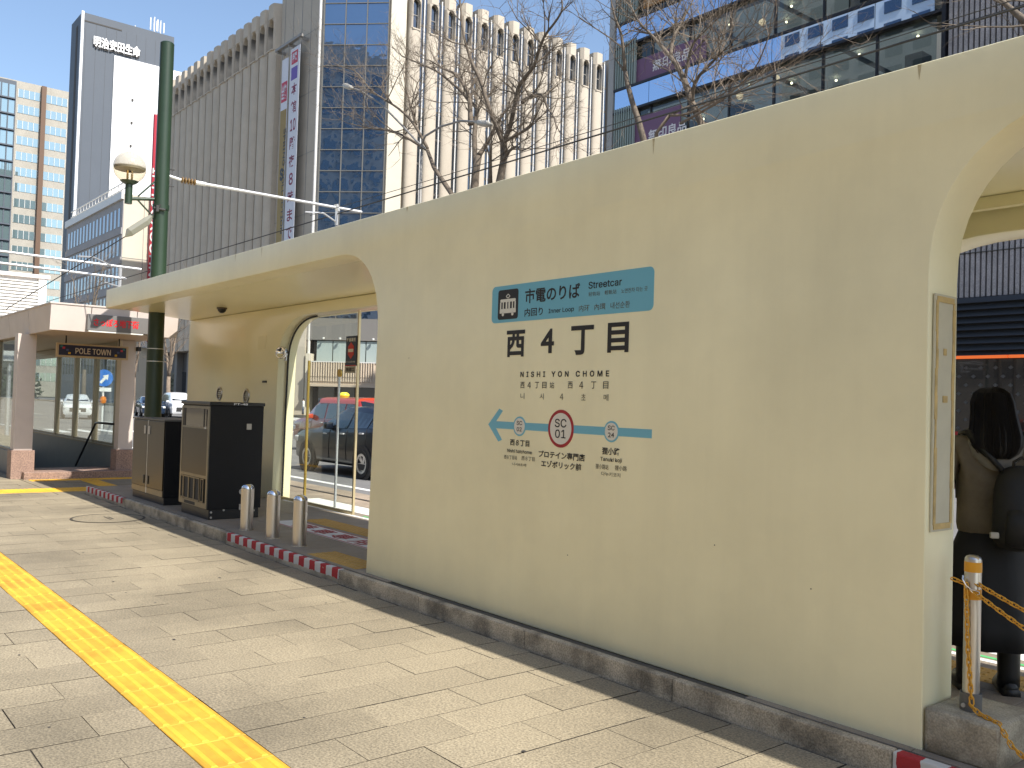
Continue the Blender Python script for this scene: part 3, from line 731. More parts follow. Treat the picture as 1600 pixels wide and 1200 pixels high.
# ------------------------------------------------------------------ subway entrance
m_pink = mat('entrance_panel', (.60, .53, .48), .5, var=.05, vs=3)
m_gran = mat('pink_granite', (.30, .20, .155), .6, var=.1, vs=4, speck=.45, ss=70)
m_lowg = mat('grey_low_wall', (.20, .20, .19), .5, var=.08, vs=3)
m_lfr = mat('bronze_frame', (.24, .195, .13), .4, metal=.5)
en = thing('subway_entrance', 'pale pink underground mall entrance with glazed side wall and stairs', 'entrance', (-18, 4.4, 0))
E0, E1, X0r, X1r = 3.42, 5.47, -16.0, -26.0
ZB, ZR = 2.55, 2.965
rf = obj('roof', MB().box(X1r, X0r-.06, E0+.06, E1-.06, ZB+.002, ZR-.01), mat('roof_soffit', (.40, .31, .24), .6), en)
ys = [E0, E0+.62, E0+1.35, E1]
def fpan(name, a, b, lean=.05):
    "leaning fascia panel between y a and b on the front"
    g = .006
    return MB().add([(X0r-lean, a+g, ZB), (X0r-lean, b-g, ZB), (X0r, b-g, ZR), (X0r, a+g, ZR), (X0r-.07, a+g, ZB), (X0r-.07, b-g, ZB), (X0r-.05, b-g, ZR), (X0r-.05, a+g, ZR)],
        [(0, 1, 2, 3), (7, 6, 5, 4), (0, 3, 7, 4), (1, 5, 6, 2), (3, 2, 6, 7), (0, 4, 5, 1)])
for a, b in zip(ys, ys[1:]): obj('fascia_panel', fpan('f', a, b), m_pink, en)
for i in range(6):
    xb = X0r-1.7*i-.01; xa = xb-1.68
    obj('fascia_panel', MB().add([(xa, E0+.05, ZB), (xb-.05*(i == 0), E0+.05, ZB), (xb, E0, ZR), (xa, E0, ZR), (xa, E0+.08, ZB), (xb-.05*(i == 0), E0+.08, ZB), (xb, E0+.06, ZR), (xa, E0+.06, ZR)],
        [(0, 1, 2, 3), (7, 6, 5, 4), (0, 3, 7, 4), (1, 5, 6, 2), (3, 2, 6, 7), (0, 4, 5, 1)]), m_pink, rf)
obj('roof_coping', MB().bbox(X1r, X0r+.012, E0-.012, E1+.01, ZR+.001, ZR+.03, .006), mat('coping', (.55, .48, .43), .5), en)
for y0, y1 in ((3.30, 3.60), (5.04, 5.30)):
    p = obj('pillar', MB().bbox(-18.05, -17.78, y0, y1, .50, ZB, .008), m_pink, en)
    obj('granite_base', MB().bbox(-18.09, -17.74, y0-.035, y1+.035, -.01, .50, .008), m_gran, p)
obj('step', MB().bbox(-18.6, -17.55, 3.44, 5.26, -.01, .125, .008), m_gran, en)
for i in range(9): obj('stair', MB().box(-18.62-.3*(i+1), -18.61-.3*i, 3.62, 5.16, .1-.16*(i+1)-.4, .1-.16*(i+1)), mat('stair_stone', (.14, .13, .12), .7), en)
obj('floor_slab', MB().box(-26, -21.3, 3.62, 5.16, -2.5, -1.5), m_lowg, en)
lw = obj('low_wall', MB().box(-25.95, -18.06, 5.17, 5.30, -1.6, .50), m_lowg, en)
obj('sill', MB().box(-25.95, -18.06, 5.145, 5.32, .50, .53), m_lfr, lw)
obj('low_wall', MB().box(-25.95, -18.10, 3.44, 3.60, -1.6, .42), m_lowg, en, label='low wall under the left glazing')
wx = [-18.08, -18.62, -20.15, -21.75, -23.4, -25.9]
for i, (a, b) in enumerate(zip(wx, wx[1:])):
    W_ = obj('window', MB().box(b+.06, a-.06, 5.225, 5.235, .56, 2.36), m_clear, en)
    F_ = MB()
    F_.box(a-.07, a+.07, 5.19, 5.28, .53, 2.5); F_.box(b+.07, a-.07, 5.20, 5.27, 2.36, 2.44); F_.box(b+.07, a-.07, 5.20, 5.27, .53, .57)
    obj('frame', F_, m_lfr, W_)
obj('header', MB().box(-25.95, -18.06, 5.17, 5.30, 2.44, 2.55), m_lfr, en)
for a, b in ((-18.1, -20.6), (-20.66, -23.2), (-23.26, -25.9)):
    W_ = obj('window', MB().box(b, a, 3.515, 3.525, .46, 2.5), m_clear, en)
    obj('frame', MB().box(b-.06, b, 3.48, 3.56, .42, 2.54).box(b, a, 3.48, 3.56, .42, .455), m_lfr, W_)
obj('handrail', MB().tube([(-18.12, 5.08, .96), (-19.35, 5.08, .95), (-19.5, 5.08, .93), (-20.9, 5.08, -.02)], .022, 8), m_black, en, True)
obj('ceiling_unit', MB().box(-17.9, -17.7, 5.31, 5.37, 2.36, 2.44), m_dark, en)  # small unlit ceiling light by the right pillar
ls = obj('display_board', MB().bbox(X0r-.02, X0r+.055, 3.97, 4.97, 2.575, 2.845, .004), mat('display_grey', (.17, .165, .16), .45), en, label='grey display board with red lettering')
obj('board_ledge', MB().box(X0r-.04, X0r+.05, 3.99, 4.86, 2.553, 2.572), m_white, ls)
text('さっぽろ地下街', (X0r+.0575, 4.06, 2.65), (0, .72, 0), (0, 0, .135), mat('red_display_lettering', (.75, .02, .03), .4), ls, .03)
ps = obj('name_sign', MB().bbox(-17.52, -17.46, 3.85, 5.07, 2.165, 2.415, .005), mat('sign_frame', (.50, .38, .24), .45), en, label='navy hanging sign reading POLE TOWN')
obj('sign_face', MB().box(-17.462, -17.456, 3.89, 5.03, 2.20, 2.385), mat('sign_navy', (.010, .012, .05), .35), ps)
obj('hanger', MB().box(-17.50, -17.48, 4.0, 4.02, 2.41, 2.56).box(-17.50, -17.48, 4.9, 4.92, 2.41, 2.56), m_dark, ps)
text('POLE TOWN', (-17.4535, 4.16, 2.235), (0, .60, 0), (0, 0, .105), mat('sign_cream', (.62, .52, .42), .5), ps, .018)
for y, z, c_ in ((3.97, 2.33, (.5, .03, .06)), (4.03, 2.295, (.05, .07, .2)), (4.065, 2.24, (.65, .38, .02)), (3.935, 2.355, (.02, .16, .16)), (4.95, 2.33, (.5, .03, .06)), (4.89, 2.295, (.05, .07, .2)), (4.85, 2.24, (.65, .38, .02)), (4.985, 2.355, (.02, .16, .16))):
    obj('sign_square', MB().box(-17.4555, -17.4530, y-.02, y+.02, z-.018, z+.018), mat('square_%d_%d' % (int(c_[0]*100), int(c_[2]*100)), c_, .5), ps)
# white louvred unit on the roof
lv = thing('louvred_unit', 'white louvred ventilation unit on top of the underground mall entrance', 'ventilation unit', (-23, 4, 3.0))
obj('casing', MB().box(-23.9, -22.05, 3.45, 4.60, 3.0, 4.02), mat('casing_white', (.70, .68, .66), .5), lv)
obj('casing_top', MB().bbox(-23.95, -21.95, 3.40, 4.66, 4.02, 4.10, .006), mat('top_white', (.74, .70, .68), .5), lv)
obj('corner_post', MB().box(-22.05, -21.98, 4.44, 4.60, 3.0, 4.02), m_white, lv); obj('corner_post', MB().box(-22.05, -21.98, 3.45, 3.5, 3.0, 4.02), m_white, lv)
for i in range(14): obj('slat', MB().add([(-22.0, 3.5, 3.02+.07*i), (-22.0, 4.44, 3.02+.07*i), (-22.05, 4.44, 3.075+.07*i), (-22.05, 3.5, 3.075+.07*i), (-22.006, 3.5, 3.012+.07*i), (-22.006, 4.44, 3.012+.07*i), (-22.056, 4.44, 3.067+.07*i), (-22.056, 3.5, 3.067+.07*i)], [(0, 1, 2, 3), (7, 6, 5, 4), (0, 4, 5, 1), (1, 5, 6, 2), (2, 6, 7, 3), (3, 7, 4, 0)]), m_white, lv)

# ------------------------------------------------------------------ green pole with globe lamp and catenary arm
GX, GY = -14.78, 4.70
gp = thing('tram_pole', 'tall dark green tram pole carrying a globe lamp and overhead arm', 'pole', (GX, GY, 0))
obj('shaft', MB().tube([(GX, GY, -.1), (GX, GY, 1.0), (GX, GY, 4.0), (GX, GY, 7.18)], [.130, .128, .117, .106], 28), m_green, gp, 40)
obj('pole_cap', MB().lathe([(0, 7.205), (.09, 7.2), (.108, 7.18), (.0, 7.18)], (GX, GY, 0), 28), m_green, gp, 40)
for z in (2.07, 2.27): obj('strap', MB().lathe([(.122, z), (.126, z), (.126, z+.012), (.122, z+.012)], (GX, GY, 0), 28), m_galv, gp)
cl = obj('clamp_ring', MB().lathe([(.115, 4.50), (.128, 4.50), (.128, 4.58), (.115, 4.58)], (GX, GY, 0), 28), m_green, gp, 40)
obj('clamp_bolt', MB().tube([(GX+.10, GY-.14, 4.50), (GX+.16, GY+.02, 4.48)], .022, 6).tube([(GX+.13, GY-.1, 4.46), (GX+.15, GY-.06, 4.56)], .018, 6).box(GX+.1, GY and GX+.16, GY-.12, GY-.08, 4.44, 4.54), m_dark, cl)
lb = obj('lamp_bracket', MB().tube([(GX, GY-.08, 4.66), (GX, GY-.50, 4.60)], .028, 10).tube([(GX, GY-.10, 4.95), (GX, GY-.36, 4.66)], .014, 8).tube([(GX, GY-.36, 4.60), (GX, GY-.10, 4.36)], .014, 8), m_green, gp, 60)
GL = (GX, GY-.50, 0)
obj('lamp_neck', MB().lathe([(0, 4.52), (.055, 4.52), (.055, 4.82), (.10, 4.84), (.14, 4.875), (.0, 4.90)], GL, 20), m_green, gp, 40)
m_globe = glass('globe_acrylic', (.82, .765, .66), 1.5, .05)
m_frost = bpy.data.materials.new('frosted_globe'); m_frost.use_nodes = True
_n = m_frost.node_tree; _b = _n.nodes['Principled BSDF']; _b.inputs['Base Color'].default_value = (.62, .575, .48, 1); _b.inputs['Roughness'].default_value = .2
_t = _n.nodes.new('ShaderNodeBsdfTransparent'); _tl = _n.nodes.new('ShaderNodeBsdfTranslucent'); _tl.inputs[0].default_value = (.9, .85, .75, 1)
_m1 = _n.nodes.new('ShaderNodeMixShader'); _m1.inputs[0].default_value = .4; _n.links.new(_b.outputs[0], _m1.inputs[1]); _n.links.new(_tl.outputs[0], _m1.inputs[2])
_m2 = _n.nodes.new('ShaderNodeMixShader'); _m2.inputs[0].default_value = .35; _n.links.new(_m1.outputs[0], _m2.inputs[1]); _n.links.new(_t.outputs[0], _m2.inputs[2])
_n.links.new(_m2.outputs[0], [x for x in _n.nodes if x.type == 'OUTPUT_MATERIAL'][0].inputs[0])
sph = [(.245*math.sin(math.pi*a/20), 5.085-.245*math.cos(math.pi*a/20)) for a in range(2, 21)]
gg = obj('globe', MB().lathe([p for p in sph if p[1] < 5.09], GL, 32), m_globe, gp, True)
obj('globe_top', MB().lathe([p for p in sph if p[1] > 5.08], GL, 32), m_frost, gg, True)
obj('reflector', MB().lathe([(.06, 5.03), (.225, 5.055), (.232, 5.10), (.06, 5.085)], GL, 28), mat('reflector_white', (.36, .35, .31), .4), gg, 40)
obj('lamp_tube', MB().tube([(GL[0]-.03, GL[1]-.02, 4.9), (GL[0]-.03, GL[1]-.02, 5.16)], .016, 8).tube([(GL[0]+.03, GL[1]+.03, 4.9), (GL[0]+.03, GL[1]+.03, 5.16)], .016, 8), mat('amber_tube', (.75, .5, .18), .3), gg)
ar = obj('overhead_arm', MB().tube([(GX, GY+.55, 5.04), (GX, 8.33, 5.045)], .026, 10), m_galv, gp, 60)
obj('arm_stub', MB().tube([(GX, GY+.1, 5.07), (GX, GY+.30, 5.04)], .022, 8).tube([(GX, GY+.54, 5.04), (GX, GY+.7, 5.04)], .035, 8), m_galv, gp)
ins = MB()
for k in range(5): ins.lathe([(.025, GY+.30+.05*k), (.055, GY+.315+.05*k), (.055, GY+.325+.05*k), (.025, GY+.34+.05*k)], (GX, 0, 5.04), 16, 'y')
obj('insulator', ins, mat('brown_porcelain', (.22, .14, .06), .35), gp)
obj('wire_hanger', MB().tube([(GX, 7.82, 5.04), (GX, 7.82, 4.72)], .03, 6).tube([(GX, 7.80, 5.1), (GX, 7.84, 4.98)], .045, 6).tube([(GX, 7.82, 4.78), (GX+.1, 7.5, 4.88), (GX+.2, 7.1, 4.82)], .016, 6), m_galv, gp)
obj('guy_insulator', MB().tube([(GX, GY-.10, 4.42), (GX, GY-.22, 4.28), (GX, GY-.46, 4.08), (GX, GY-.52, 4.0)], [.02, .075, .075, .015], 6), mat('strain_grey', (.20, .20, .165), .5), gp)
obj('guy_wire', MB().tube([(GX, GY-.5, 4.02), (GX-3, GY-1.6, 2.96)], .008, 5), m_dark, gp)
obj('bracket_pin', MB().box(GX-.01, GX+.01, GY+.1, GY+.19, 5.17, 5.185).box(GX-.01, GX+.01, GY+.1, GY+.19, 4.9, 4.915).box(GX-.01, GX+.01, GY+.1, GY+.19, 5.06, 5.075), m_dark, gp)
# second pole out beyond the entrance with twin arms
gp2 = thing('tram_pole', 'far tram pole with two pale arms reaching over the track', 'pole', (-33, 4.7, 0))
obj('shaft', MB().tube([(-33, 4.7, -.1), (-33, 4.7, 7.2)], [.13, .107], 20), m_green, gp2, 40)
for z, y in ((6.02, 9.9), (5.64, 9.4)):
    obj('overhead_arm', MB().tube([(-33, 4.75, z), (-33, y, z-.08)], .045, 8), m_galv, gp2, 60)
    ins = MB()
    for k in range(5): ins.lathe([(.03, 5.0+.09*k), (.10, 5.03+.09*k), (.10, 5.05+.09*k), (.03, 5.08+.09*k)], (-33, 0, z), 12, 'y')
    obj('insulator', ins, MATS['brown_porcelain'], gp2)
obj('wire_hanger', MB().tube([(-33, 9.2, 5.9), (-33, 9.2, 5.2)], .06, 6).tube([(-33, 9.2, 5.25), (-32.6, 8.6, 5.3)], .03, 6).tube([(-33, 8.9, 5.95), (-32.5, 8.2, 6.1), (-32, 7.6, 6.0)], .03, 6), m_galv, gp2)

# overhead wires
def wire(name, label, a, b, r, sag_, n=20, cat='wire'):
    a = Vector(a); b = Vector(b)
    o = obj(name, MB().tube([a.lerp(b, t/n)-Vector((0, 0, sag_*4*(t/n)*(1-t/n))) for t in range(n+1)], r, 5), m_galv if 'pale' in label else m_dark)
    return tag(o, label, cat)
wire('contact_wire', 'black tram contact wire running parallel to the shelter roof', (-60, 7.82, 4.86), (20, 7.82, 4.98), .011, .0)
wire('span_wire', 'thin wire sagging above the contact wire behind the shelter', (GX, 7.3, 4.82), (12, 8.6, 5.6), .005, .12)


# ------------------------------------------------------------------ street furniture seen past the entrance
ts = thing('turn_sign', 'round blue arrow sign on a white post across the road', 'road sign', (-45, 12.0, -.12))
obj('post', MB().tube([(-45, 12, -.12), (-45, 12, 2.4)], .05, 8), m_white, ts)
obj('disc', MB().disc((-44.94, 12.0, 2.25), .40, 'x', 28, .03), mat('sign_blue', (.02, .16, .55), .4), ts)
obj('arrow', MB().prism([(11.80, 2.05), (12.0, 2.30), (11.93, 2.36), (12.2, 2.42), (12.16, 2.15), (12.09, 2.22), (11.88, 1.98)], 'x', -44.93, -44.915), m_white, ts)
obj('sub_plate', MB().box(-44.96, -44.93, 11.66, 12.34, 1.62, 1.80), m_white, ts)
obj('amber_lamp', MB().lathe([(0, .62), (.12, .66), (.15, .8), (.12, .94), (0, .98)], (-44.95, 12.0, .42), 14), mat('amber_orange', (.75, .22, .02), .4), ts)
tl = thing('traffic_light', 'pale traffic light pole with lamps beyond the left glazing', 'traffic light', (-36, 6.45, -.12))
obj('pole', MB().tube([(-36, 6.45, -.12), (-36, 6.45, 3.3)], .07, 10), m_galv, tl)
obj('signal_head', MB().bbox(-36.1, -35.8, 6.2, 6.75, 2.55, 3.0, .05), mat('signal_white', (.66, .66, .63), .5), tl)
for z in (2.9, 2.65): obj('visor', MB().tube([(-35.85, 6.6, z), (-35.6, 6.72, z)], .09, 10), m_galv, tl)
obj('pedestrian_lamp', MB().bbox(-35.95, -35.75, 6.55, 6.8, 2.0, 2.45, .03), m_inkg, tl)
lp = thing('lamp_post', 'slim pale lamp post across the road seen through the entrance glazing', 'lamp post', (-52, 12.6, 0))
obj('pole', MB().tube([(-52, 12.6, -.12), (-52, 12.6, 5.5)], .09, 8), m_galv, lp)
obj('globe', MB().lathe([(.22*math.sin(math.pi*a/12), 5.7-.22*math.cos(math.pi*a/12)) for a in range(13)], (-52, 12.6, 0), 14), m_white, lp, True)
tn = thing('tent', 'small white pointed tent roof behind the white minivan', 'tent', (-84, 34, 0))
obj('canopy', MB().add([(-86, 32, 2.6), (-82, 32, 2.6), (-82, 36, 2.6), (-86, 36, 2.6), (-84, 34, 4.3)], [(0, 1, 4), (1, 2, 4), (2, 3, 4), (3, 0, 4)]), m_white, tn)
for x in (-85.9, -82.1):
    for y in (32.1, 35.9): obj('leg', MB().tube([(x, y, 0), (x, y, 2.6)], .05, 6), m_galv, tn)

# ------------------------------------------------------------------ cars
m_tyre = mat('tyre_rubber', (.02, .02, .02), .8)
m_rim = mat('alloy_rim', (.62, .62, .60), .35, metal=.8)
m_wind = mirror_glass('car_glass', (.006, .007, .007), (.6, .66, .68), .035)
m_lens = mat('lamp_lens', (.75, .76, .74), .12, coat=.5)
m_tail = mat('tail_lens', (.55, .012, .02), .15, coat=.6)
def tyre_me():
    t = MB().lathe([(.20, -.09), (.30, -.10), (.325, -.07), (.33, 0), (.325, .07), (.30, .10), (.20, .09)], (0, 0, 0), 28, 'y'); return t.mesh('tyre', m_tyre, 50)
def rim_me():
    t = MB().lathe([(.0, .055), (.06, .06), (.07, .03), (.07, -.05)], (0, 0, 0), 20, 'y').lathe([(.165, .085), (.215, .092), (.222, .07), (.20, -.05), (.165, .04)], (0, 0, 0), 28, 'y').disc((0, -.03, 0), .19, 'y', 24, .01, 1)
    for k in range(10):
        a = 2*math.pi*k/10+(.12 if k % 2 else -.12); c, s = math.cos(a), math.sin(a); q = .022
        t.add([(c*.05-s*q, .058, s*.05+c*q), (c*.05+s*q, .058, s*.05-c*q), (c*.19+s*q*.7, .078, s*.19-c*q*.7), (c*.19-s*q*.7, .078, s*.19+c*q*.7),
               (c*.05-s*q, .03, s*.05+c*q), (c*.05+s*q, .03, s*.05-c*q), (c*.19+s*q*.7, .04, s*.19-c*q*.7), (c*.19-s*q*.7, .04, s*.19+c*q*.7)],
              [(0, 1, 2, 3), (0, 4, 5, 1), (1, 5, 6, 2), (2, 6, 7, 3), (3, 7, 4, 0)])
    return t.mesh('rim', [m_rim, m_dark], 40)
TY, RI = tyre_me(), rim_me()
def car(name, label, cat, loc, rz, paint, st, wheels, win, group=None, wr=1.0, roofpaint=None, extras=None, tail_z=(.85, 1.0), lab_h=(.66, .80)):
    """st: stations from the nose back: x, bottom, belt, roof, half width low, belt, roof. win: (station a, station b) side windows, windscreen and rear pairs"""
    t = thing(name, label, cat, loc, rz, group)
    L_ = st[-1][0]; cx = L_/2
    B = MB(); rings = []
    for (x, zb, zs, zr, wl, wb, wr_) in st:
        X = cx-x; h = zr-zs
        half = [(0, zb), (wl*.86, zb), (wl*.97, zb+.06), (wl, zb+(zs-zb)*.45), (wb*1.005, zs-(zs-zb)*.12), (wb*.975, zs), (wr_, zs+h*.80), (wr_*.90, zs+h*.95), (wr_*.6, zr), (0, zr+.012)]
        rings.append([(X, y, z) for y, z in half]+[(X, -y, z) for y, z in reversed(half[1:-1])])
    k = len(rings[0]); vs = [p for r_ in rings for p in r_]; fs = []
    for i in range(len(rings)-1):
        for a in range(k): fs.append((i*k+a, i*k+(a+1) % k, (i+1)*k+(a+1) % k, (i+1)*k+a))
    fs += [tuple(range(k)), tuple(range((len(rings)-1)*k, len(rings)*k))]
    B.add(vs, fs)
    body = obj('body', B, paint, t, 38, local=True)
    def S(i):
        if isinstance(i, int): return st[i]
        a = int(i); f = i-a; return tuple(st[a][j]*(1-f)+st[a+1][j]*f for j in range(7))
    def sidept(i, v, off=.012):
        x, zb, zs, zr, wl, wb, wr_ = S(i); h = zr-zs
        y = wb*.975+(wr_-wb*.975)*(v/.80); return cx-x, y+off, zs+h*v
    for side in (1, -1):
        for (a, b) in win['side']:
            n = 4; lo = [sidept(a+(b-a)*j/n, .06) for j in range(n+1)]; hi = [sidept(a+(b-a)*j/n, .76) for j in range(n+1)]
            poly = [(x, side*y, z) for x, y, z in lo+list(reversed(hi))]
            poly = [p for j, p in enumerate(poly) if True]
            Wm = MB()
            for j in range(n):
                q = [lo[j], lo[j+1], hi[j+1], hi[j]]; Wm.add([(x, side*y, z) for x, y, z in q]+[(x, side*(y-.02), z) for x, y, z in q], [(0, 1, 2, 3), (7, 6, 5, 4)])
            obj('window', Wm, m_wind, t, local=True)
        lo = sidept(win['mirror'], .08, .02)
        obj('wing_mirror', MB().bbox(lo[0]-.07, lo[0]+.09, side*lo[1]-.02 if side > 0 else side*lo[1]-.17, side*lo[1]+.17 if side > 0 else side*lo[1]+.02, lo[2]-.02, lo[2]+.13, .03), win.get('mirror_mat', paint), t, True, local=True)
        for dx in win['doors']:
            x, zb, zs, zr, wl, wb, wr_ = S(dx)
            obj('door_seam', MB().tube([(cx-x, side*(wl*.985+.004), zb+.12), (cx-x, side*(wl+.003), zb+(zs-zb)*.45), (cx-x, side*(wb*1.005+.003), zs-(zs-zb)*.12), (cx-x, side*(wb*.975+.004), zs)], .006, 4), m_dark, t, local=True)
            obj('door_handle', MB().bbox(cx-x+.10, cx-x+.26, side*wb-.02, side*wb+.035 if side > 0 else side*wb+.02, zs-.11, zs-.075, .01) if side > 0 else MB().bbox(cx-x+.10, cx-x+.26, side*wb-.035, side*wb+.02, zs-.11, zs-.075, .01), m_galv, t, local=True)
        for wx in wheels:
            sx = [s_ for s_ in st if s_[0] <= wx][-1]; yy = sx[4]
            obj('wheel_arch', MB().lathe([(.30*wr, -.02), (.395*wr, -.02), (.40*wr, .012), (.37*wr, .016), (.30*wr, .006)], (cx-wx, 0, .325*wr), 28, 'y').prism([(cx-wx-.39*wr, .20), (cx-wx+.39*wr, .20), (cx-wx+.33*wr, .32*wr), (cx-wx-.33*wr, .32*wr)], 'y', -.015, .006) if side > 0 else
                MB().lathe([(.30*wr, .02), (.395*wr, .02), (.40*wr, -.012), (.37*wr, -.016), (.30*wr, -.006)], (cx-wx, 0, .325*wr), 28, 'y').prism([(cx-wx-.39*wr, .20), (cx-wx+.39*wr, .20), (cx-wx+.33*wr, .32*wr), (cx-wx-.33*wr, .32*wr)], 'y', -.006, .015), m_dark, t, 40, local=True, loc=(0, side*yy, 0))
            wh = bpy.data.objects.new('wheel', None); COL.objects.link(wh); wh.parent = t; wh.location = (cx-wx, side*(yy-.075), .33*wr); wh.rotation_euler = (0, 0, 0 if side > 0 else math.pi); wh.scale = (wr,)*3
            link('tyre', TY, wh, True); link('rim', RI, wh, True)
        s0 = st[1]
        obj('headlight', MB().bbox(cx-st[2][0]*.5, cx-st[1][0]*.2, side*s0[4]*.55 if side > 0 else side*s0[4]*1.02, side*s0[4]*1.02 if side > 0 else side*s0[4]*.55, lab_h[0], lab_h[1], .03), m_lens, t, True, local=True)
        s1 = st[-2]
        y0, y1 = (s1[4]*.45, s1[4]*1.015)
        if side < 0: y0, y1 = -y1, -y0
        obj('taillight', MB().bbox(cx-st[-1][0]-.012, cx-st[-2][0]+.22, y0, y1, tail_z[0], tail_z[1], .03), m_tail, t, True, local=True)
    for nm, (a, b) in (('windscreen', win['front']), ('rear_window', win['rear'])):
        A, Bq = S(a), S(b); sgn = 1 if nm == 'windscreen' else -1
        za = A[3]+.02; zb_ = Bq[3]-.03; xa, xb = cx-A[0], cx-Bq[0]
        wa, wb_ = A[6]*.9 if A[3]-A[2] > .1 else A[5]*.86, Bq[6]*.84
        off = .02*sgn
        obj(nm, MB().add([(xa+off, -wa, za), (xa+off, wa, za), (xb+off, wb_, zb_), (xb+off, -wb_, zb_), (xa+off*.2, -wa, za-.01), (xa+off*.2, wa, za-.01), (xb+off*.2, wb_, zb_-.01), (xb+off*.2, -wb_, zb_-.01)], [(0, 1, 2, 3), (7, 6, 5, 4), (0, 4, 5, 1), (1, 5, 6, 2), (2, 6, 7, 3), (3, 7, 4, 0)]), m_wind, t, local=True)
    obj('grille', MB().bbox(cx-.06, cx+.02, -st[0][4]*.75, st[0][4]*.75, st[0][1]+.06, st[0][2]-.04, .02), m_dark, t, local=True)
    obj('rear_bumper', MB().bbox(-cx-.03, -cx+.3, -st[-2][4]*.97, st[-2][4]*.97, .28, .50, .05), m_dark, t, True, local=True)
    obj('number_plate', MB().box(-cx-.045, -cx-.02, -.17, .17, .60, .76), m_white, t, local=True)
    obj('number_plate', MB().box(cx+.015, cx+.03, -.17, .17, .42, .58), m_white, t, local=True)
    if extras: extras(t, cx)
    return t
SUVST = [(0, .40, .74, .76, .62, .60, .58), (.10, .26, .84, .86, .80, .78, .72), (.45, .24, .93, .97, .86, .83, .74), (1.0, .24, .97, 1.02, .87, .84, .72), (1.22, .24, .98, 1.05, .87, .84, .70), (1.85, .24, 1.0, 1.42, .87, .85, .64), (2.25, .24, 1.01, 1.535, .87, .85, .62), (2.9, .24, 1.03, 1.55, .87, .85, .62), (3.5, .25, 1.06, 1.48, .87, .85, .61), (3.78, .27, 1.07, 1.36, .86, .84, .60), (4.02, .32, 1.05, 1.10, .83, .82, .66), (4.12, .42, .98, 1.0, .78, .76, .68)]
suvp = mat('navy_paint', (.006, .009, .018), .3, coat=.5, spec=.4)
car('suv', 'dark navy compact SUV waiting in the lane behind the shelter glass', 'car', (-18.25, 10.62, -.12), math.pi, suvp, SUVST, (.82, 3.38),
    {'side': ((5.15, 6.55), (6.68, 7.95), (8.05, 8.85)), 'front': (4.2, 5.9), 'rear': (9.85, 8.25), 'mirror': 5.15, 'doors': (5.05, 6.62, 7.98)}, wr=1.0, tail_z=(.86, 1.0))
TAXST = [(0, .42, .78, .80, .66, .64, .60), (.08, .28, .92, .96, .80, .78, .72), (.5, .25, 1.0, 1.05, .84, .82, .74), (.88, .25, 1.02, 1.10, .845, .82, .72), (1.40, .25, 1.03, 1.58, .845, .82, .68), (1.75, .25, 1.03, 1.70, .845, .82, .67), (2.6, .25, 1.04, 1.745, .845, .82, .67), (3.5, .25, 1.05, 1.74, .845, .82, .67), (4.05, .26, 1.05, 1.68, .84, .81, .66), (4.28, .30, 1.03, 1.35, .82, .79, .66), (4.38, .42, .98, 1.05, .78, .76, .68)]
txp = mat('taxi_red', (.27, .022, .016), .25, coat=1.0); txo = mat('taxi_orange', (.48, .058, .02), .3, coat=.8)
def taxi_x(t, cx):
    obj('roof_panel', MB().prism([(-.695, 1.56), (-.66, 1.66), (-.60, 1.712), (-.42, 1.752), (0, 1.768), (.42, 1.752), (.60, 1.712), (.66, 1.66), (.695, 1.56)], 'x', cx-4.0, cx-1.66), txo, t, 40, local=True)
    rl_ = obj('roof_lamp', MB().lathe([(0, 1.93), (.10, 1.92), (.17, 1.86), (.17, 1.80), (.10, 1.76), (0, 1.75)], (cx-2.0, .0, 0), 20), mat('lamp_yellow', (.75, .62, .05), .3, emit=.25), t, True, local=True)
    obj('lamp_spot', MB().disc((cx-1.98, .16, 1.84), .05, 'y', 14, .06), mat('spot_green', (.02, .4, .05), .4), rl_, local=True)
    obj('lamp_foot', MB().box(cx-2.1, cx-1.9, -.12, .12, 1.72, 1.77), m_red, rl_, local=True)
car('taxi', 'red taxi with orange roof and yellow roof lamp beyond the navy SUV', 'taxi', (-25.9, 14.3, -.12), math.pi, txp, TAXST, (.80, 3.45),
    {'side': ((4.12, 5.55), (5.68, 6.9), (7.02, 7.92)), 'front': (3.2, 4.9), 'rear': (9.0, 8.0), 'mirror': 4.0, 'doors': (4.0, 5.6, 6.95), 'mirror_mat': txo}, wr=.95, extras=taxi_x)
VANST = [(0, .40, .82, .86, .72, .70, .66), (.08, .28, .98, 1.02, .84, .82, .76), (.45, .25, 1.05, 1.10, .88, .86, .76), (.75, .25, 1.07, 1.16, .885, .86, .75), (1.45, .25, 1.08, 1.72, .885, .86, .70), (1.9, .25, 1.08, 1.86, .885, .86, .69), (3.2, .25, 1.08, 1.90, .885, .86, .69), (4.3, .26, 1.08, 1.86, .88, .86, .69), (4.75, .30, 1.05, 1.6, .86, .84, .68), (4.9, .42, 1.0, 1.1, .82, .8, .7)]
wp = mat('van_white', (.74, .75, .76), .25, coat=1.0)
vw = {'side': ((4.1, 5.3), (5.4, 6.4), (6.5, 7.6)), 'front': (3.2, 4.85), 'rear': (8.9, 7.6), 'mirror': 3.95, 'doors': (3.95, 5.35, 6.45)}
car('minivan', 'white minivan facing us on the far side of the crossing', 'car', (-69.5, 23.9, -.12), R(-8), wp, VANST, (.9, 3.85), vw, group='vehicles across the crossing')
car('dark_car', 'dark blue car half hidden behind the green pole', 'car', (-70.5, 22.2, -.12), R(-10), mat('blue_paint', (.02, .04, .08), .2, metal=.3, coat=1.0), SUVST, (.82, 3.38),
    {'side': ((5.15, 6.55), (6.68, 7.95), (8.05, 8.85)), 'front': (4.2, 5.9), 'rear': (9.85, 8.25), 'mirror': 5.15, 'doors': (5.05, 6.62)}, group='vehicles across the crossing')
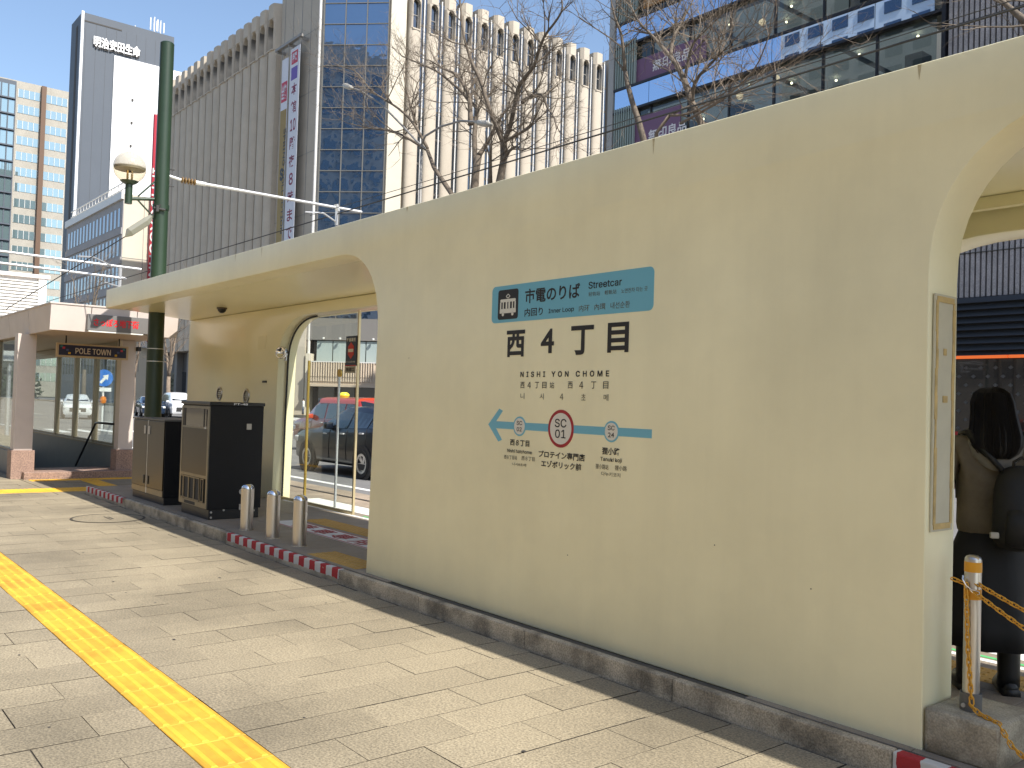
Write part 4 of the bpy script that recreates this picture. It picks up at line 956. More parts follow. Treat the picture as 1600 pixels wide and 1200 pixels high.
car('white_car', 'white car seen through the middle pane of the entrance glazing', 'car', (-62, 15.0, -.12), R(-12), wp, SUVST, (.82, 3.38),
    {'side': ((5.15, 6.55), (6.68, 7.95), (8.05, 8.85)), 'front': (4.2, 5.9), 'rear': (9.85, 8.25), 'mirror': 5.15, 'doors': (5.05, 6.62)}, group='vehicles across the crossing')

# ------------------------------------------------------------------ people
def skin_mesh(name, pts, edges, m, sub=2, root=0):
    me = bpy.data.meshes.new(name); me.from_pydata([p[0] for p in pts], edges, [])
    o = bpy.data.objects.new(name, me); COL.objects.link(o)
    md = o.modifiers.new('s', 'SKIN'); md.use_smooth_shade = True
    sv = me.skin_vertices[0].data
    for i, p in enumerate(pts):
        r_ = p[1]; sv[i].radius = r_ if isinstance(r_, tuple) else (r_, r_); sv[i].use_root = (i == root)
    s2 = o.modifiers.new('d', 'SUBSURF'); s2.levels = sub; s2.render_levels = sub
    bpy.context.view_layer.update()
    out = bpy.data.meshes.new_from_object(o.evaluated_get(bpy.context.evaluated_depsgraph_get()))
    bpy.data.objects.remove(o); out.name = name; out.materials.clear(); out.materials.append(m)
    for p in out.polygons: p.use_smooth = True
    return out
m_skin = mat('skin', (.50, .32, .23), .5)
def body_mesh(arm=None, fingers=True):
    P = [((0, 0, .83), (.125, .10)), ((0, 0, 1.04), (.108, .085)), ((0, -.005, 1.22), (.135, .095)), ((0, 0, 1.335), (.06, .055)), ((0, .01, 1.40), (.05, .05)), ((0, .015, 1.46), (.068, .08)), ((0, .02, 1.52), (.074, .09)), ((0, .012, 1.565), (.05, .06))]
    E_ = [(0, 1), (1, 2), (2, 3), (3, 4), (4, 5), (5, 6), (6, 7)]
    def addp(p, r_, par): P.append((p, r_)); E_.append((par, len(P)-1)); return len(P)-1
    for s in (-1, 1):
        A_ = arm[0 if s < 0 else 1]
        sh_ = addp((s*.155, 0, 1.295), .052, 2); e = addp(A_[0], .042, sh_); w_ = addp(A_[1], .028, e)
        if fingers:
            d = (Vector(A_[1])-Vector(A_[0])).normalized(); side = d.cross(Vector((0, 0, 1))).normalized() if abs(d.z) < .9 else Vector((0, 1, 0)); nrm = side.cross(d)
            pm_ = addp(tuple(Vector(A_[1])+d*.06), (.034, .016), w_)
            for k in range(4):
                b0_ = Vector(A_[1])+d*.085+side*(.024-.016*k); f1 = addp(tuple(b0_), .009, pm_); f2 = addp(tuple(b0_+d*(.035+.004*(k in (1, 2)))-nrm*.008), .0085, f1); addp(tuple(b0_+d*(.055+.006*(k in (1, 2)))-nrm*.03), .007, f2)
            t1 = addp(tuple(Vector(A_[1])+d*.035+side*.036), .010, w_); addp(tuple(Vector(A_[1])+d*.07+side*.048-nrm*.012), .008, t1)
        h = addp((s*.085, 0, .77), .085, 0); k_ = addp((s*.095, .015, .44), .056, h); a_ = addp((s*.10, -.01, .09), .038, k_); addp((s*.11, .10, .035), .034, a_)
    return P, E_
arms = (((-.255, .0, 1.03), (-.16, .20, 1.06)), ((.255, .0, 1.03), (.17, .20, 1.06)))
pe = thing('person', 'person from behind in taupe jacket and long black skirt with long dark hair', 'person', (-2.13, 5.045, .114), R(38), scale=1.0)
bp_, be_ = body_mesh(arms)
body = link('body', skin_mesh('body', bp_, be_, m_skin), pe, True)
face = MB()
for s in (-1, 1): face.lathe([(.011*math.sin(math.pi*a/6), -.011*math.cos(math.pi*a/6)) for a in range(7)], (s*.03, .098, 1.505), 10, 'y')
obj('eye', face, m_ink, pe, True, local=True)
obj('nose', MB().tube([(0, .10, 1.515), (0, .118, 1.485), (0, .10, 1.475)], [.008, .014, .01], 8), m_skin, pe, True, local=True)
obj('mouth', MB().tube([(-.022, .092, 1.448), (0, .099, 1.449), (.022, .092, 1.448)], .006, 6), mat('lips', (.4, .12, .1), .5), pe, True, local=True)
m_jac = mat('taupe_jacket', (.15, .122, .085), .9, var=.2, vs=9, bump=.9, bs=9)
JP = [((0, 0, .79), (.185, .14)), ((0, 0, .90), (.18, .135)), ((0, -.01, 1.10), (.178, .132)), ((0, -.015, 1.25), (.168, .118)), ((0, 0, 1.34), (.10, .085))]
JE = [(0, 1), (1, 2), (2, 3), (3, 4)]
for A_ in arms:
    s = -1 if A_[0][0] < 0 else 1
    JP += [((s*.175, -.005, 1.285), .078), ((s*.24, -.01, 1.16), .074), (A_[0], .072), ((s*.215, .12, 1.045), .060), (A_[1], .05)]
    b = len(JP)-5; JE += [(3, b), (b, b+1), (b+1, b+2), (b+2, b+3), (b+3, b+4)]
link('jacket', skin_mesh('jacket', JP, JE, m_jac), pe, True)
m_hood = mat('grey_hood', (.20, .19, .175), .9, var=.1, vs=20, bump=.3, bs=30)
obj('hood', MB().add(*[(lambda R_: ([(x, y, z) for r_ in R_ for x, y, z in r_], [(i*17+a, i*17+(a+1), (i+1)*17+a+1, (i+1)*17+a) for i in range(len(R_)-1) for a in range(16)]))(
    [[(rx*math.cos(math.pi+math.pi*a/16), -.02+ry*math.sin(math.pi+math.pi*a/16), z+dz*math.sin(math.pi*a/16)) for a in range(17)] for rx, ry, z, dz in ((.10, .06, 1.40, -.02), (.14, .105, 1.38, -.03), (.16, .135, 1.345, -.06), (.15, .145, 1.30, -.09), (.11, .13, 1.28, -.11))])][0]), m_hood, pe, True, local=True)
m_skirt = mat('black_skirt', (.006, .006, .007), .75, var=.2, vs=8)
def loft(rings, n=28):
    vs = []; fs = []
    for z, rx, ry, cx, cy, fl in rings:
        for a in range(n):
            q = 2*math.pi*a/n; k_ = 1+fl*math.cos(7*q+z*3); vs.append((cx+rx*k_*math.cos(q), cy+ry*k_*math.sin(q), z))
    for i in range(len(rings)-1):
        for a in range(n): fs.append((i*n+a, i*n+(a+1) % n, (i+1)*n+(a+1) % n, (i+1)*n+a))
    fs += [tuple(range(n)), tuple(range((len(rings)-1)*n, len(rings)*n))]
    return MB().add(vs, fs)
obj('skirt', loft([(.84, .15, .12, 0, 0, 0), (.75, .185, .145, 0, 0, .01), (.55, .20, .165, 0, 0, .035), (.36, .205, .180, 0, 0, .06), (.245, .208, .185, 0, 0, .075), (.25, .17, .15, 0, 0, .05)]), m_skirt, pe, True, local=True)
m_boot = mat('black_boot', (.008, .008, .008), .45)
for s in (-1, 1):
    obj('boot', MB().tube([(s*.10, -.005, .36), (s*.10, -.01, .20), (s*.10, -.015, .10), (s*.10, -.01, .045)], [.062, .056, .054, .056], 14).tube([(s*.10, -.07, .034), (s*.102, 0, .045), (s*.11, .10, .04), (s*.112, .165, .028)], [.03, .052, .048, .026], 12).tube([(s*.10, -.07, .012), (s*.112, .16, .010)], [.045, .045], 12), m_boot, pe, True, local=True)
m_hair = mat('dark_hair', (.006, .0042, .0038), .6, var=.3, vs=30, stretch=(12, 12, .8))
rg2 = random.Random(11)
hr = []
for z, rx, ry, cy in ((1.608, .02, .02, 0), (1.598, .058, .065, 0), (1.575, .086, .098, -.002), (1.53, .101, .112, -.010), (1.47, .105, .118, -.032), (1.41, .114, .120, -.056), (1.35, .124, .118, -.080), (1.30, .120, .108, -.094), (1.265, .10, .09, -.105), (1.235, .06, .05, -.125)):
    hr.append((z, rx, ry, -.0, cy, .035 if z < 1.5 else .01))
hair = obj('hair', loft(list(reversed(hr)), 40), m_hair, pe, True, local=True)
hs = MB()
for k in range(230):     # long strands running over the crown and down the back
    a = rg2.uniform(math.pi*.95, math.pi*2.05); c_, s_ = math.cos(a), math.sin(a); e = rg2.uniform(-.012, .012)
    zend = rg2.uniform(1.22, 1.29); pts = []
    for z, rx, ry, cx_, cy_, fl_ in hr:
        if z < zend: break
        pts.append(((rx+.003)*math.cos(a+e*len(pts)), cy_+(ry+.003)*math.sin(a+e*len(pts)), z))
    if len(pts) > 3: hs.tube(pts, [.0035]*(len(pts)-2)+[.0028, .001], 3)
for k in range(0):
    a = rg2.uniform(-2.9, -.24); z0 = rg2.uniform(1.34, 1.46); x = .125*math.cos(a); y = -.05+.095*math.sin(a)
    p = [(x*.86, y, z0), (x*.95+rg2.uniform(-.012, .012), y*1.12, z0-.10), (x*1.02+rg2.uniform(-.03, .03), y*1.15+rg2.uniform(-.015, .015), z0-.19), (x*1.05+rg2.uniform(-.06, .06), y*1.15+rg2.uniform(-.02, .02), z0-.25)]
    hs.tube(p, [.006, .006, .004, .001], 4)
obj('hair_strand', hs, m_hair, hair, local=True, kind='stuff')
bk = thing('backpack', 'black backpack with loop handle worn by the person in taupe jacket', 'backpack', (-2.13, 5.045, .114), R(38))
m_bag = mat('black_nylon', (.008, .008, .009), .6, var=.2, vs=10, bump=.2, bs=30)
obj('bag', loft([(.775, .09, .05, .10, -.215, 0), (.79, .135, .085, .10, -.225, 0), (.86, .152, .105, .10, -.235, 0), (.98, .150, .10, .10, -.232, 0), (1.08, .138, .085, .095, -.222, 0), (1.15, .112, .066, .09, -.208, 0), (1.19, .07, .04, .085, -.195, 0), (1.205, .03, .02, .085, -.19, 0)]), m_bag, bk, True, local=True)
obj('front_pocket', loft([(.80, .08, .03, .10, -.29, 0), (.82, .11, .05, .10, -.305, 0), (.92, .115, .05, .10, -.312, 0), (.985, .10, .04, .10, -.30, 0), (1.0, .07, .02, .10, -.29, 0)]), m_bag, bk, True, local=True)
obj('loop_handle', MB().tube([(.05, -.20, 1.17), (.05, -.215, 1.225), (.085, -.22, 1.25), (.12, -.215, 1.225), (.12, -.20, 1.17)], .008, 8), m_bag, bk, True, local=True)
obj('strap', MB().tube([(.02, -.19, 1.16), (-.07, -.165, 1.27), (-.135, -.09, 1.365), (-.14, .03, 1.36), (-.13, .14, 1.2), (-.12, .15, 1.0)], [.014, .016, .018, .018, .018, .016], 8), m_bag, bk, True, local=True)
obj('strap', MB().tube([(.15, -.19, 1.16), (.16, -.14, 1.30), (.145, -.06, 1.365), (.14, .03, 1.36), (.13, .14, 1.2), (.12, .15, 1.0)], [.014, .016, .018, .018, .018, .016], 8), m_bag, bk, True, local=True)
obj('tag', MB().bbox(-.085, -.045, -.335, -.31, .845, .875, .006), m_lab, bk, local=True)
def stroller(label, loc, rz, top, legs, hat):
    t = thing('person', label, 'person', loc, rz, 'people on the far corner')
    P_, E2 = body_mesh((((-.21, 0, 1.05), (-.2, .08, .85)), ((.21, 0, 1.05), (.2, .08, .85))), False)
    link('body', skin_mesh('body', P_, E2, m_skin, 1), t, True)
    obj('coat', loft([(.62, .17, .13, 0, 0, .02), (.85, .17, .13, 0, 0, .01), (1.1, .155, .12, 0, 0, 0), (1.28, .17, .11, 0, 0, 0), (1.36, .08, .07, 0, 0, 0)]).tube([(-.17, 0, 1.3), (-.22, 0, 1.05), (-.2, .08, .86)], [.06, .055, .04], 8).tube([(.17, 0, 1.3), (.22, 0, 1.05), (.2, .08, .86)], [.06, .055, .04], 8), top, t, True, local=True)
    for s in (-1, 1): obj('trouser_leg', MB().tube([(s*.085, 0, .8), (s*.095, .015, .44), (s*.1, 0, .06)], [.095, .07, .06], 10), legs, t, True, local=True)
    obj('hair', MB().lathe([(.10*math.sin(math.pi*a/16), 1.535-.085*math.cos(math.pi*a/16)) for a in range(6, 17)], (0, -.005, 0), 14), hat, t, True, local=True)
stroller('distant person in brown coat at the store corner', (-80.9, 38.6, .02), R(170), mat('coat_brown', (.22, .15, .09), .9), mat('trousers_grey', (.05, .055, .065), .9), m_white)
stroller('distant person in white top beside the brown coat', (-79.6, 39.3, .02), R(150), m_white, mat('trousers_blue', (.04, .07, .14), .9), m_ink)

LIMBS = {
'A_trunk':[(-35.12, 11.73), (-35.03, 12.8), (-34.81, 13.53)],
'A_r':[(-34.81, 13.53), (-34.68, 14.09), (-34.09, 15.24), (-33.63, 16.01)],
'A_l':[(-35.03, 12.8), (-35.48, 14.6), (-35.6, 15.78), (-35.83, 16.18), (-36.73, 16.81), (-37.72, 17.58), (-39.23, 18.63), (-40.68, 19.54), (-42.67, 20.55), (-44.8, 21.62)],
'A_l2':[(-35.57, 15.18), (-35.85, 16.47), (-36.37, 17.23), (-37.3, 18.18), (-38.41, 18.75), (-40.07, 19.71)],
'B_trunk':[(-32.61, 11.82), (-32.37, 12.75), (-32.46, 13.59)],
'B_l':[(-32.46, 13.59), (-33.41, 15.42), (-33.91, 16.72), (-34.41, 17.68), (-34.95, 19.13), (-35.2, 21.09), (-35.43, 22.42)],
'B_r':[(-32.46, 13.59), (-31.83, 14.11), (-31.34, 15.16), (-30.92, 15.77), (-29.9, 16.22), (-29.53, 16.54), (-28.94, 17.21), (-28.03, 17.62), (-27.57, 17.97), (-27.69, 18.87)],
'B_r2':[(-32.46, 13.59), (-31.13, 13.66), (-30.13, 13.73), (-29.71, 14.01)],
'B_r3':[(-31.15, 15.11), (-30.32, 15.05), (-29.12, 14.82), (-28.4, 14.04), (-27.58, 13.31), (-27.09, 12.67)],
'B_low':[(-32.37, 12.75), (-31.5, 12.87), (-30.43, 12.8), (-29.55, 12.35), (-28.32, 12.25)],
'B_d':[(-33.32, 11.73), (-32.93, 12.71), (-32.46, 13.59)],
'C_trunk':[(-36.29, 11.73), (-37.33, 12.74), (-38.05, 13.45), (-38.69, 14.46)],
'C_l':[(-38.69, 14.46), (-40.44, 15.49), (-41.41, 15.93), (-43.07, 16.36), (-44.84, 16.96)],
'C_u':[(-38.69, 14.56), (-39.85, 16.04), (-41.16, 17.12), (-42.85, 18.12), (-43.92, 18.85), (-45.04, 19.93), (-45.94, 20.47), (-47.72, 21.1)],
'D_trunk':[(-23.73, 11.83), (-24.02, 12.64), (-24.39, 13.48), (-24.69, 14.31), (-24.82, 14.8)],
'D_u':[(-24.82, 14.8), (-24.76, 16.1), (-24.89, 16.91), (-25.01, 18.23)],
'D_l':[(-24.82, 14.8), (-25.22, 15.37)],
'E_trunk':[(-20.72, 11.78), (-21.15, 12.58), (-21.53, 13.49), (-21.91, 14.19), (-22.23, 14.58)],
'E_l':[(-22.23, 14.58), (-22.75, 15.14), (-23.41, 15.83), (-24.1, 16.53), (-24.63, 17.33), (-24.97, 18.08)],
'E_u':[(-22.23, 14.58), (-22.45, 15.41), (-22.53, 15.92), (-22.43, 16.62), (-22.36, 17.32)],
'E_r':[(-21.15, 12.58), (-20.73, 13.17), (-19.76, 13.44), (-19.09, 13.48), (-18.44, 13.48)],
'E_r2':[(-21.53, 13.54), (-21.06, 14.54), (-20.36, 14.79), (-19.27, 15.14), (-18.5, 15.56)],
'F':[(-22.64, 11.8), (-22.03, 12.31), (-21.5, 12.66), (-20.86, 12.74)],
'G':[(-9.48, 11.56), (-10.12, 12.26), (-10.53, 12.78), (-10.87, 13.21)],
'G2':[(-10.12, 12.26), (-10.27, 11.97), (-10.51, 11.6)],
'lampL':[(-38.28, 14.38), (-39.19, 14.99), (-40.47, 16.0), (-42.83, 17.76), (-44.97, 18.97), (-46.4, 19.58)],
'lampR':[(-38.81, 14.48), (-38.32, 15.04), (-36.92, 15.22), (-35.3, 15.12), (-34.27, 14.86), (-33.66, 14.66)],
}

# ------------------------------------------------------------------ department store (fluted stone)
KS = 1.64
def kz(z): return CH+(z-CH)*KS
m_stone = mat('fluted_stone', (.50, .44, .355), .85, var=.07, vs=.5, speck=.08, ss=30, rnd=.03)
m_stone2 = mat('plain_stone', (.47, .42, .345), .85, var=.07, vs=.4)
m_stdk = mat('dark_gap', (.06, .055, .05), .8)  # dark tone for joints, slots, spandrels and backing walls
m_win = mirror_glass('dark_window_glass', (.015, .018, .02), (.55, .62, .72), .16)
m_blue = mirror_glass('blue_glass', (.012, .03, .06), (.50, .64, .82), .38, wob=.16)
m_mull = mat('mullion_grey', (.26, .25, .235), .5)
m_frame = mat('frame_white', (.66, .65, .62), .5)
ds = thing('department_store', 'large pale department store with fluted stone piers and arched top windows', 'building', (-100, 60, 0))
ds['group'] = 'city buildings'; del ds['group']
YD, XD = 41.0, -76.6
ZTOP = kz(27.5)
obj('wall', MB().box(-128.5, -91.4, YD+.9, 80, 8, ZTOP-.8), m_stone2, ds)
obj('wall', MB().box(-91.4, -81.3, YD, YD+6, 8.5, 66), m_stone2, ds, label='plain stone panel wall beside the glass corner')
for i in range(5):
    x = -90.5+2.05*i; obj('panel_joint', MB().box(x, x+.07, YD-.03, YD+.01, 8.5, 66), m_mull, ds)
for z in (14, 20.2, 26.4, 32.6, 38.8, 45): obj('panel_joint', MB().box(-91.4, -81.3, YD-.02, YD+.01, z, z+.05), m_mull, ds)
obj('core_wall', MB().prism([(-91.3, YD+6), (-81.2, YD+6), (-76.7-1.2, 46.0), (-78.0, 47.3), (-91.3, 47.3)], 'z', 8, 66), m_stone2, ds)
# pier: rounded column with an arched window near the head; built facing -y at origin, width pw
def pier(pw, zb, zw0, zw1, zt, dep=1.0):
    h = pw/2; prof_ = []
    for i in range(9):
        a = math.pi*i/8; prof_.append((h*math.cos(a), -(.42*dep*math.sin(a)**.8)))
    sec = [(h, .9)] + prof_ + [(-h, .9)]
    low = MB().prism(sec, 'z', zb, zw0)
    # head with niche
    nw = pw*.30; hp = MB(); za = zw1-nw
    for s in (-1, 1):
        q = [(s*nw, .9), (s*nw, -.40*dep), (s*(nw+h)/2, -.32*dep), (s*h, -.02), (s*h, .9)]
        hp.prism(q, 'z', zw0, za)
    # spandrel over the arch: strips
    n = 8
    for i in range(n):
        a0_, a1_ = math.pi*i/n, math.pi*(i+1)/n
        xa, xb = nw*math.cos(a0_), nw*math.cos(a1_); zA, zB = za+nw*math.sin(a0_), za+nw*math.sin(a1_)
        hp.add([(xa, -.40*dep, zA), (xb, -.40*dep, zB), (xb, -.40*dep, zw1+.02), (xa, -.40*dep, zw1+.02), (xa, .9, zA), (xb, .9, zB)], [(0, 1, 2, 3), (0, 4, 5, 1)])
    for s in (-1, 1):
        q = [(s*nw, .9), (s*nw, -.40*dep), (s*(nw+h)/2, -.32*dep), (s*h, -.02), (s*h, .9)]
        hp.prism(q, 'z', za, zw1+.02)
    sec2 = [(h, .9), (h, -.05), (h*.6, -.42*dep), (0, -.46*dep), (-h*.6, -.42*dep), (-h, -.05), (-h, .9)]
    hp.prism(sec2, 'z', zw1+.02, zt)
    sill = MB().box(-nw-.05, nw+.05, -.46*dep, -.1, zw0-.12, zw0+.02)
    winm = MB().box(-nw, nw, .0, .05, zw0, zw1)
    wfr = MB().box(-nw, -nw+.10, -.06, .0, zw0, za).box(nw-.10, nw, -.06, .0, zw0, za).box(-nw, nw, -.06, 0, zw0+.55*(za-zw0), zw0+.55*(za-zw0)+.08).box(-nw, nw, -.06, 0, zw0, zw0+.1)
    return low, hp, sill, winm, wfr
def piers(pw, zb, zw0, zw1, zt, places, dep):
    low, hp, sill, winm, wfr = pier(pw, zb, zw0, zw1, zt, dep)
    ms = [low.mesh('pier', m_stone, 40), hp.mesh('arch_head', m_stone, 30), sill.mesh('sill', m_stone), winm.mesh('window', m_win), wfr.mesh('window_frame', m_mull)]
    for loc, rz in places:
        p = link('pier', ms[0], ds, loc=loc, rot=(0, 0, rz))
        for nm, me in zip(('arch_head', 'sill', 'window'), ms[1:4]): q = link(nm, me, p, True)
        f = link('window_frame', ms[4], p, True)
piers(2.16, 7.2, kz(24.45), kz(26.5), ZTOP, [((-92.55-2.27*i, YD+.1, 0), 0) for i in range(16)], 2.0)
for i in range(17):
    x = -91.42-2.27*i; obj('pier_fin', MB().box(x-.10, x+.06, YD-.55, YD+.9, 7.2, kz(24.3)), m_stone, ds)
for i in range(30): pass
piers(1.42, 1.2, kz(24.3), kz(26.15), kz(27.0), [((XD+.0, 48.45+2.125*i, 0), math.pi/2) for i in range(13)], 1.05)
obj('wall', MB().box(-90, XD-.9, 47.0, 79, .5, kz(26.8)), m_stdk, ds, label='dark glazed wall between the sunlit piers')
me = MB().box(XD-.2, XD+.16, -.06, .06, 1.2, kz(26.6)).mesh('fin_mullion', m_frame)
for i in range(13): link('fin_mullion', me, ds, loc=(0, 49.52+2.125*i, 0))
gm = MB()
for s in (-1, 1): gm.box(XD-.06, XD+.04, s*.22-.16, s*.22+.16, 1.2, kz(26.4))
gme = gm.mesh('slit_window', m_win)
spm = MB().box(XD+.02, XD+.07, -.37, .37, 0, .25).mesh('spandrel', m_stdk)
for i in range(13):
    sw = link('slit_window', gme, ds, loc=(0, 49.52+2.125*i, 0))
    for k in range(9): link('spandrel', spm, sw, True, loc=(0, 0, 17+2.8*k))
obj('corner_pier', MB().box(XD-2.0, XD+.25, 45.6, 47.35, 0, 66), mat('cream_stone', (.60, .55, .45), .8, var=.05, vs=.5), ds, label='flat cream corner pier')  # paler cream stone than the plain wall panels
obj('end_pier', MB().box(XD-1, XD+.3, 76.1, 79, 0, kz(27)), m_stone, ds)
# chamfered glass corner
A_, B_ = Vector((-81.2, 40.9, 0)), Vector((-76.6, 45.5, 0)); ed = (B_-A_); W3 = ed.length/3; ed.normalize(); no = Vector((ed.y, -ed.x, 0))
rzc = math.atan2(ed.y, ed.x)
m_mul2 = mat('mullion_bronze_grey', (.17, .165, .15), .5); pz = 2.08; zc0 = kz(6.4)
pme = MB().box(.05, W3-.05, -.02, .02, .05, pz-.05).mesh('pane', m_blue)
chp = bpy.data.objects.new('glass_corner', None); COL.objects.link(chp); chp.parent = ds; chp.matrix_parent_inverse = RM[ds.name].inverted(); chp.location = A_; chp.rotation_euler = (0, 0, rzc)
NR = 26
for r_ in range(NR):
    for c_ in range(3): link('pane', pme, chp, True, loc=(W3*c_, rng.uniform(-.003, .003), zc0+pz*r_), rot=(rng.uniform(-.004, .004), 0, rng.uniform(-.004, .004)))
hm = MB().box(0, 3*W3, -.10, .04, -.036, .036).mesh('transom', m_mul2)
for r_ in range(NR+1): link('transom', hm, chp, True, loc=(0, 0, zc0+pz*r_))
vm = MB().box(-.042, .042, -.12, .04, zc0, zc0+pz*NR).mesh('mullion', m_mul2)
for c_ in range(4): link('mullion', vm, chp, True, loc=(W3*c_, 0, 0))
obj('edge_pipe', MB().tube([(-.35, -.25, 0), (-.35, -.25, 66)], .14, 8), m_frame, chp, local=True)
obj('backing', MB().box(0, 3*W3, .3, .5, 0, 66), m_stdk, chp, local=True)
# street level of the corner: lintel, pale glazing band, fluted awning, doors
obj('lintel', MB().box(-1, 3*W3+.4, -.35, .2, kz(5.1), zc0-.05), mat('lintel_grey', (.20, .19, .175), .7), chp, local=True)
tb = mat('frosted_band', (.36, .43, .42), .3)
for c_ in range(4):
    x0 = .4+c_*1.65; obj('band_window', MB().box(x0+.05, x0+1.6, -.2, -.12, kz(3.80), kz(5.05)), tb, chp, local=True); obj('spot_lamp', MB().lathe([(0, -.1), (.12, -.05), (.14, .1), (0, .12)], (x0+.8, -.6, kz(5.18)), 10), m_white, chp, local=True)
obj('band_rail', MB().box(.3, 3*W3+.3, -1.75, -1.6, kz(3.74), kz(3.80)), m_frame, chp, local=True)
fl = MB().prism([(-.10, -1.6), (-.07, -1.74), (0, -1.79), (.07, -1.74), (.10, -1.6)], 'z', kz(2.9), kz(3.74)).prism([(-.10, -1.6), (-.07, -1.70), (0, -1.72), (.07, -1.70), (.10, -1.6)], 'z', kz(2.62), kz(2.9)).mesh('awning_flute', mat('awning_stone', (.52, .43, .33), .8))
aw = obj('awning', MB().box(.3, 3*W3+.3, -1.6, -.2, kz(2.45), kz(3.74)).box(.2, 3*W3+.35, -1.85, -.2, kz(2.32), kz(2.45)), MATS['awning_stone'], chp, local=True)
for k in range(26): link('awning_flute', fl, aw, True, loc=(.45+.245*k, 0, 0))
for k in range(3): obj('door', MB().box(.8+k*2.0, 2.4+k*2.0, -.35, -.3, .1, 3.6), m_win, chp, local=True)
obj('side_pillar', MB().box(-1.9, -.6, -.6, .6, 0, zc0), m_stone2, chp, local=True); obj('side_pillar', MB().box(-.45, .1, -.8, .1, 0, 6), MATS['cream_stone'], chp, local=True)
# street level along the shaded front
obj('base_wall', MB().box(-128, -84, YD+1.0, YD+1.4, 0, 8), mat('base_dark', (.085, .08, .078), .6), ds)
for i in range(9):
    x = -125+4.6*i; obj('shop_window', MB().box(x, x+3.4, YD+.9, YD+.98, .3, 4.6), m_win, ds); obj('base_pillar', MB().box(x+3.5, x+4.4, YD+.2, YD+1.0, 0, 7.3), MATS['lintel_grey'], ds)
obj('roof_plant', MB().box(-122, -100, 52, 60, ZTOP-1, ZTOP+2.2), m_frame, ds)

# banners
def vbanner(name, label, x0, x1, y, z0, z1, m):
    t = thing(name, label, 'banner', ((x0+x1)/2, y, z0), group=None)
    obj('cloth', MB().box(x0, x1, y-.02, y+.02, z0, z1), m, t); return t
b1 = vbanner('hanging_banner', 'wide white hanging banner with vertical crimson lettering', -87.25, -85.05, YD-.75, 10, kz(23.55), mat('banner_white', (.66, .68, .74), .7))
m_crim = mat('crimson_lettering', (.22, .02, .06), .6)
for i, ch_ in enumerate(['本', '館', '10', '階', '夜', '8', '時', 'ま', 'で']):
    zc = 18.3+.0679*(370-(149+27.4*i)); w2 = .62 if ch_ != '8' else .45
    text(ch_, (-86.12-w2, YD-.775, zc-.62), (2*w2, 0, 0), (0, 0, 1.24), m_crim, b1, .02)
m_logo = mat('logo_red', (.5, .02, .05), .5)
obj('red_square', MB().box(-86.9, -85.5, YD-.785, YD-.77, 35.95, 37.25), m_logo, b1); text('特選', (-86.7, YD-.80, 36.1), (1.0, 0, 0), (0, 0, 1.0), MATS['banner_white'], b1, .03)
obj('purple_square', MB().box(-86.9, -85.5, YD-.785, YD-.77, 34.3, 35.6), mat('logo_purple', (.12, .06, .34), .5), b1)
b2 = vbanner('hanging_banner', 'narrow banner, white above and gold below, left of the wide white one', -89.2, -87.7, YD-.75, 10, kz(23.2), MATS['banner_white'])
obj('gold_panel', MB().box(-89.15, -87.75, YD-.785, YD-.765, 10, kz(19.9)), mat('banner_gold', (.30, .205, .055), .6), b2)
obj('red_square', MB().box(-89.1, -87.8, YD-.785, YD-.765, 32.5, 34.6), m_logo, b2)
text('全館', (-89.0, YD-.80, 32.75), (1.1, 0, 0), (0, 0, 1.6), MATS['banner_white'], b2, .03)
text('SPRING COLLECTION', (-88.2, YD-.80, 29.6), (0, 0, -11), (.55, 0, 0), m_ink, b2, .02); text('S', (-88.75, YD-.80, 24.2), (.8, 0, 0), (0, 0, 1.3), m_ink, b2, .05)
br = thing('banner_rail', 'grey steel rail that holds the two hanging banners high up', 'rail', (-87, YD-.8, 38.4))
obj('bar', MB().box(-90.6, -84.6, YD-1.0, YD-.65, kz(23.95), kz(24.12)), m_mull, br)
for x in (-90.2, -87.5, -84.9): obj('bracket', MB().box(x, x+.12, YD-.95, YD, kz(23.8), kz(24.0)), m_mull, br)
for x in (-88.95, -87.5): obj('cable', MB().box(x, x+.08, YD-.9, YD-.84, kz(23.2), kz(24)), m_mull, br)

# ------------------------------------------------------------------ glass store on the right
m_sky = mirror_glass('sky_blue_glass', (.04, .08, .14), (.62, .78, 1.0), .80, .005)
m_grn = glass('greenish_glass', (.64, .70, .71), 1.75)
m_intd = mat('interior_olive', (.24, .24, .20), .8, var=.5, vs=.6)
m_bk = mat('black_trim', (.012, .012, .016), .4)
gs = thing('glass_store', 'dark framed glass store with blue mirrored bands and interior boards', 'building', (-30, 45, 0))
XA, XB = -41.3, -19.75
YM = 41.0
z = kz(13.05)-2*2.55*KS
lev = [kz(13.05)+(i)*2.55*KS for i in range(-1, 6)]
BH = .80*KS; FH = 2.55*KS-BH
nx = 7; pwid = (XB-XA-.9)/nx
bandp = MB().box(.015, pwid-.015, 0, .05, .0, BH).mesh('band_pane', m_sky)
glp = MB().box(.02, pwid-.02, .25, .28, .0, FH).mesh('glazing', m_grn)
post = MB().box(-.05, .05, .20, .40, 0, FH).mesh('mullion', m_bk)
rib = MB()
for k in range(9): rib.box(k*.2, k*.2+.07, -.08, .1, 0, FH)
ribm = rib.mesh('green_louvre', mat('louvre_green', (.30, .36, .33), .4))
bulb = MB().lathe([(.2*math.sin(math.pi*a/8), .2*math.cos(math.pi*a/8)) for a in range(9)], (0, 0, 0), 10).mesh('pendant_lamp', mat('lamp_warm', (1, .72, .42), .5, emit=.9), True)
bulb2 = MB().lathe([(.07*math.sin(math.pi*a/6), .07*math.cos(math.pi*a/6)) for a in range(7)], (0, 0, 0), 8).mesh('spot_lamp', mat('lamp_spot', (1, .85, .55), .5, emit=4))
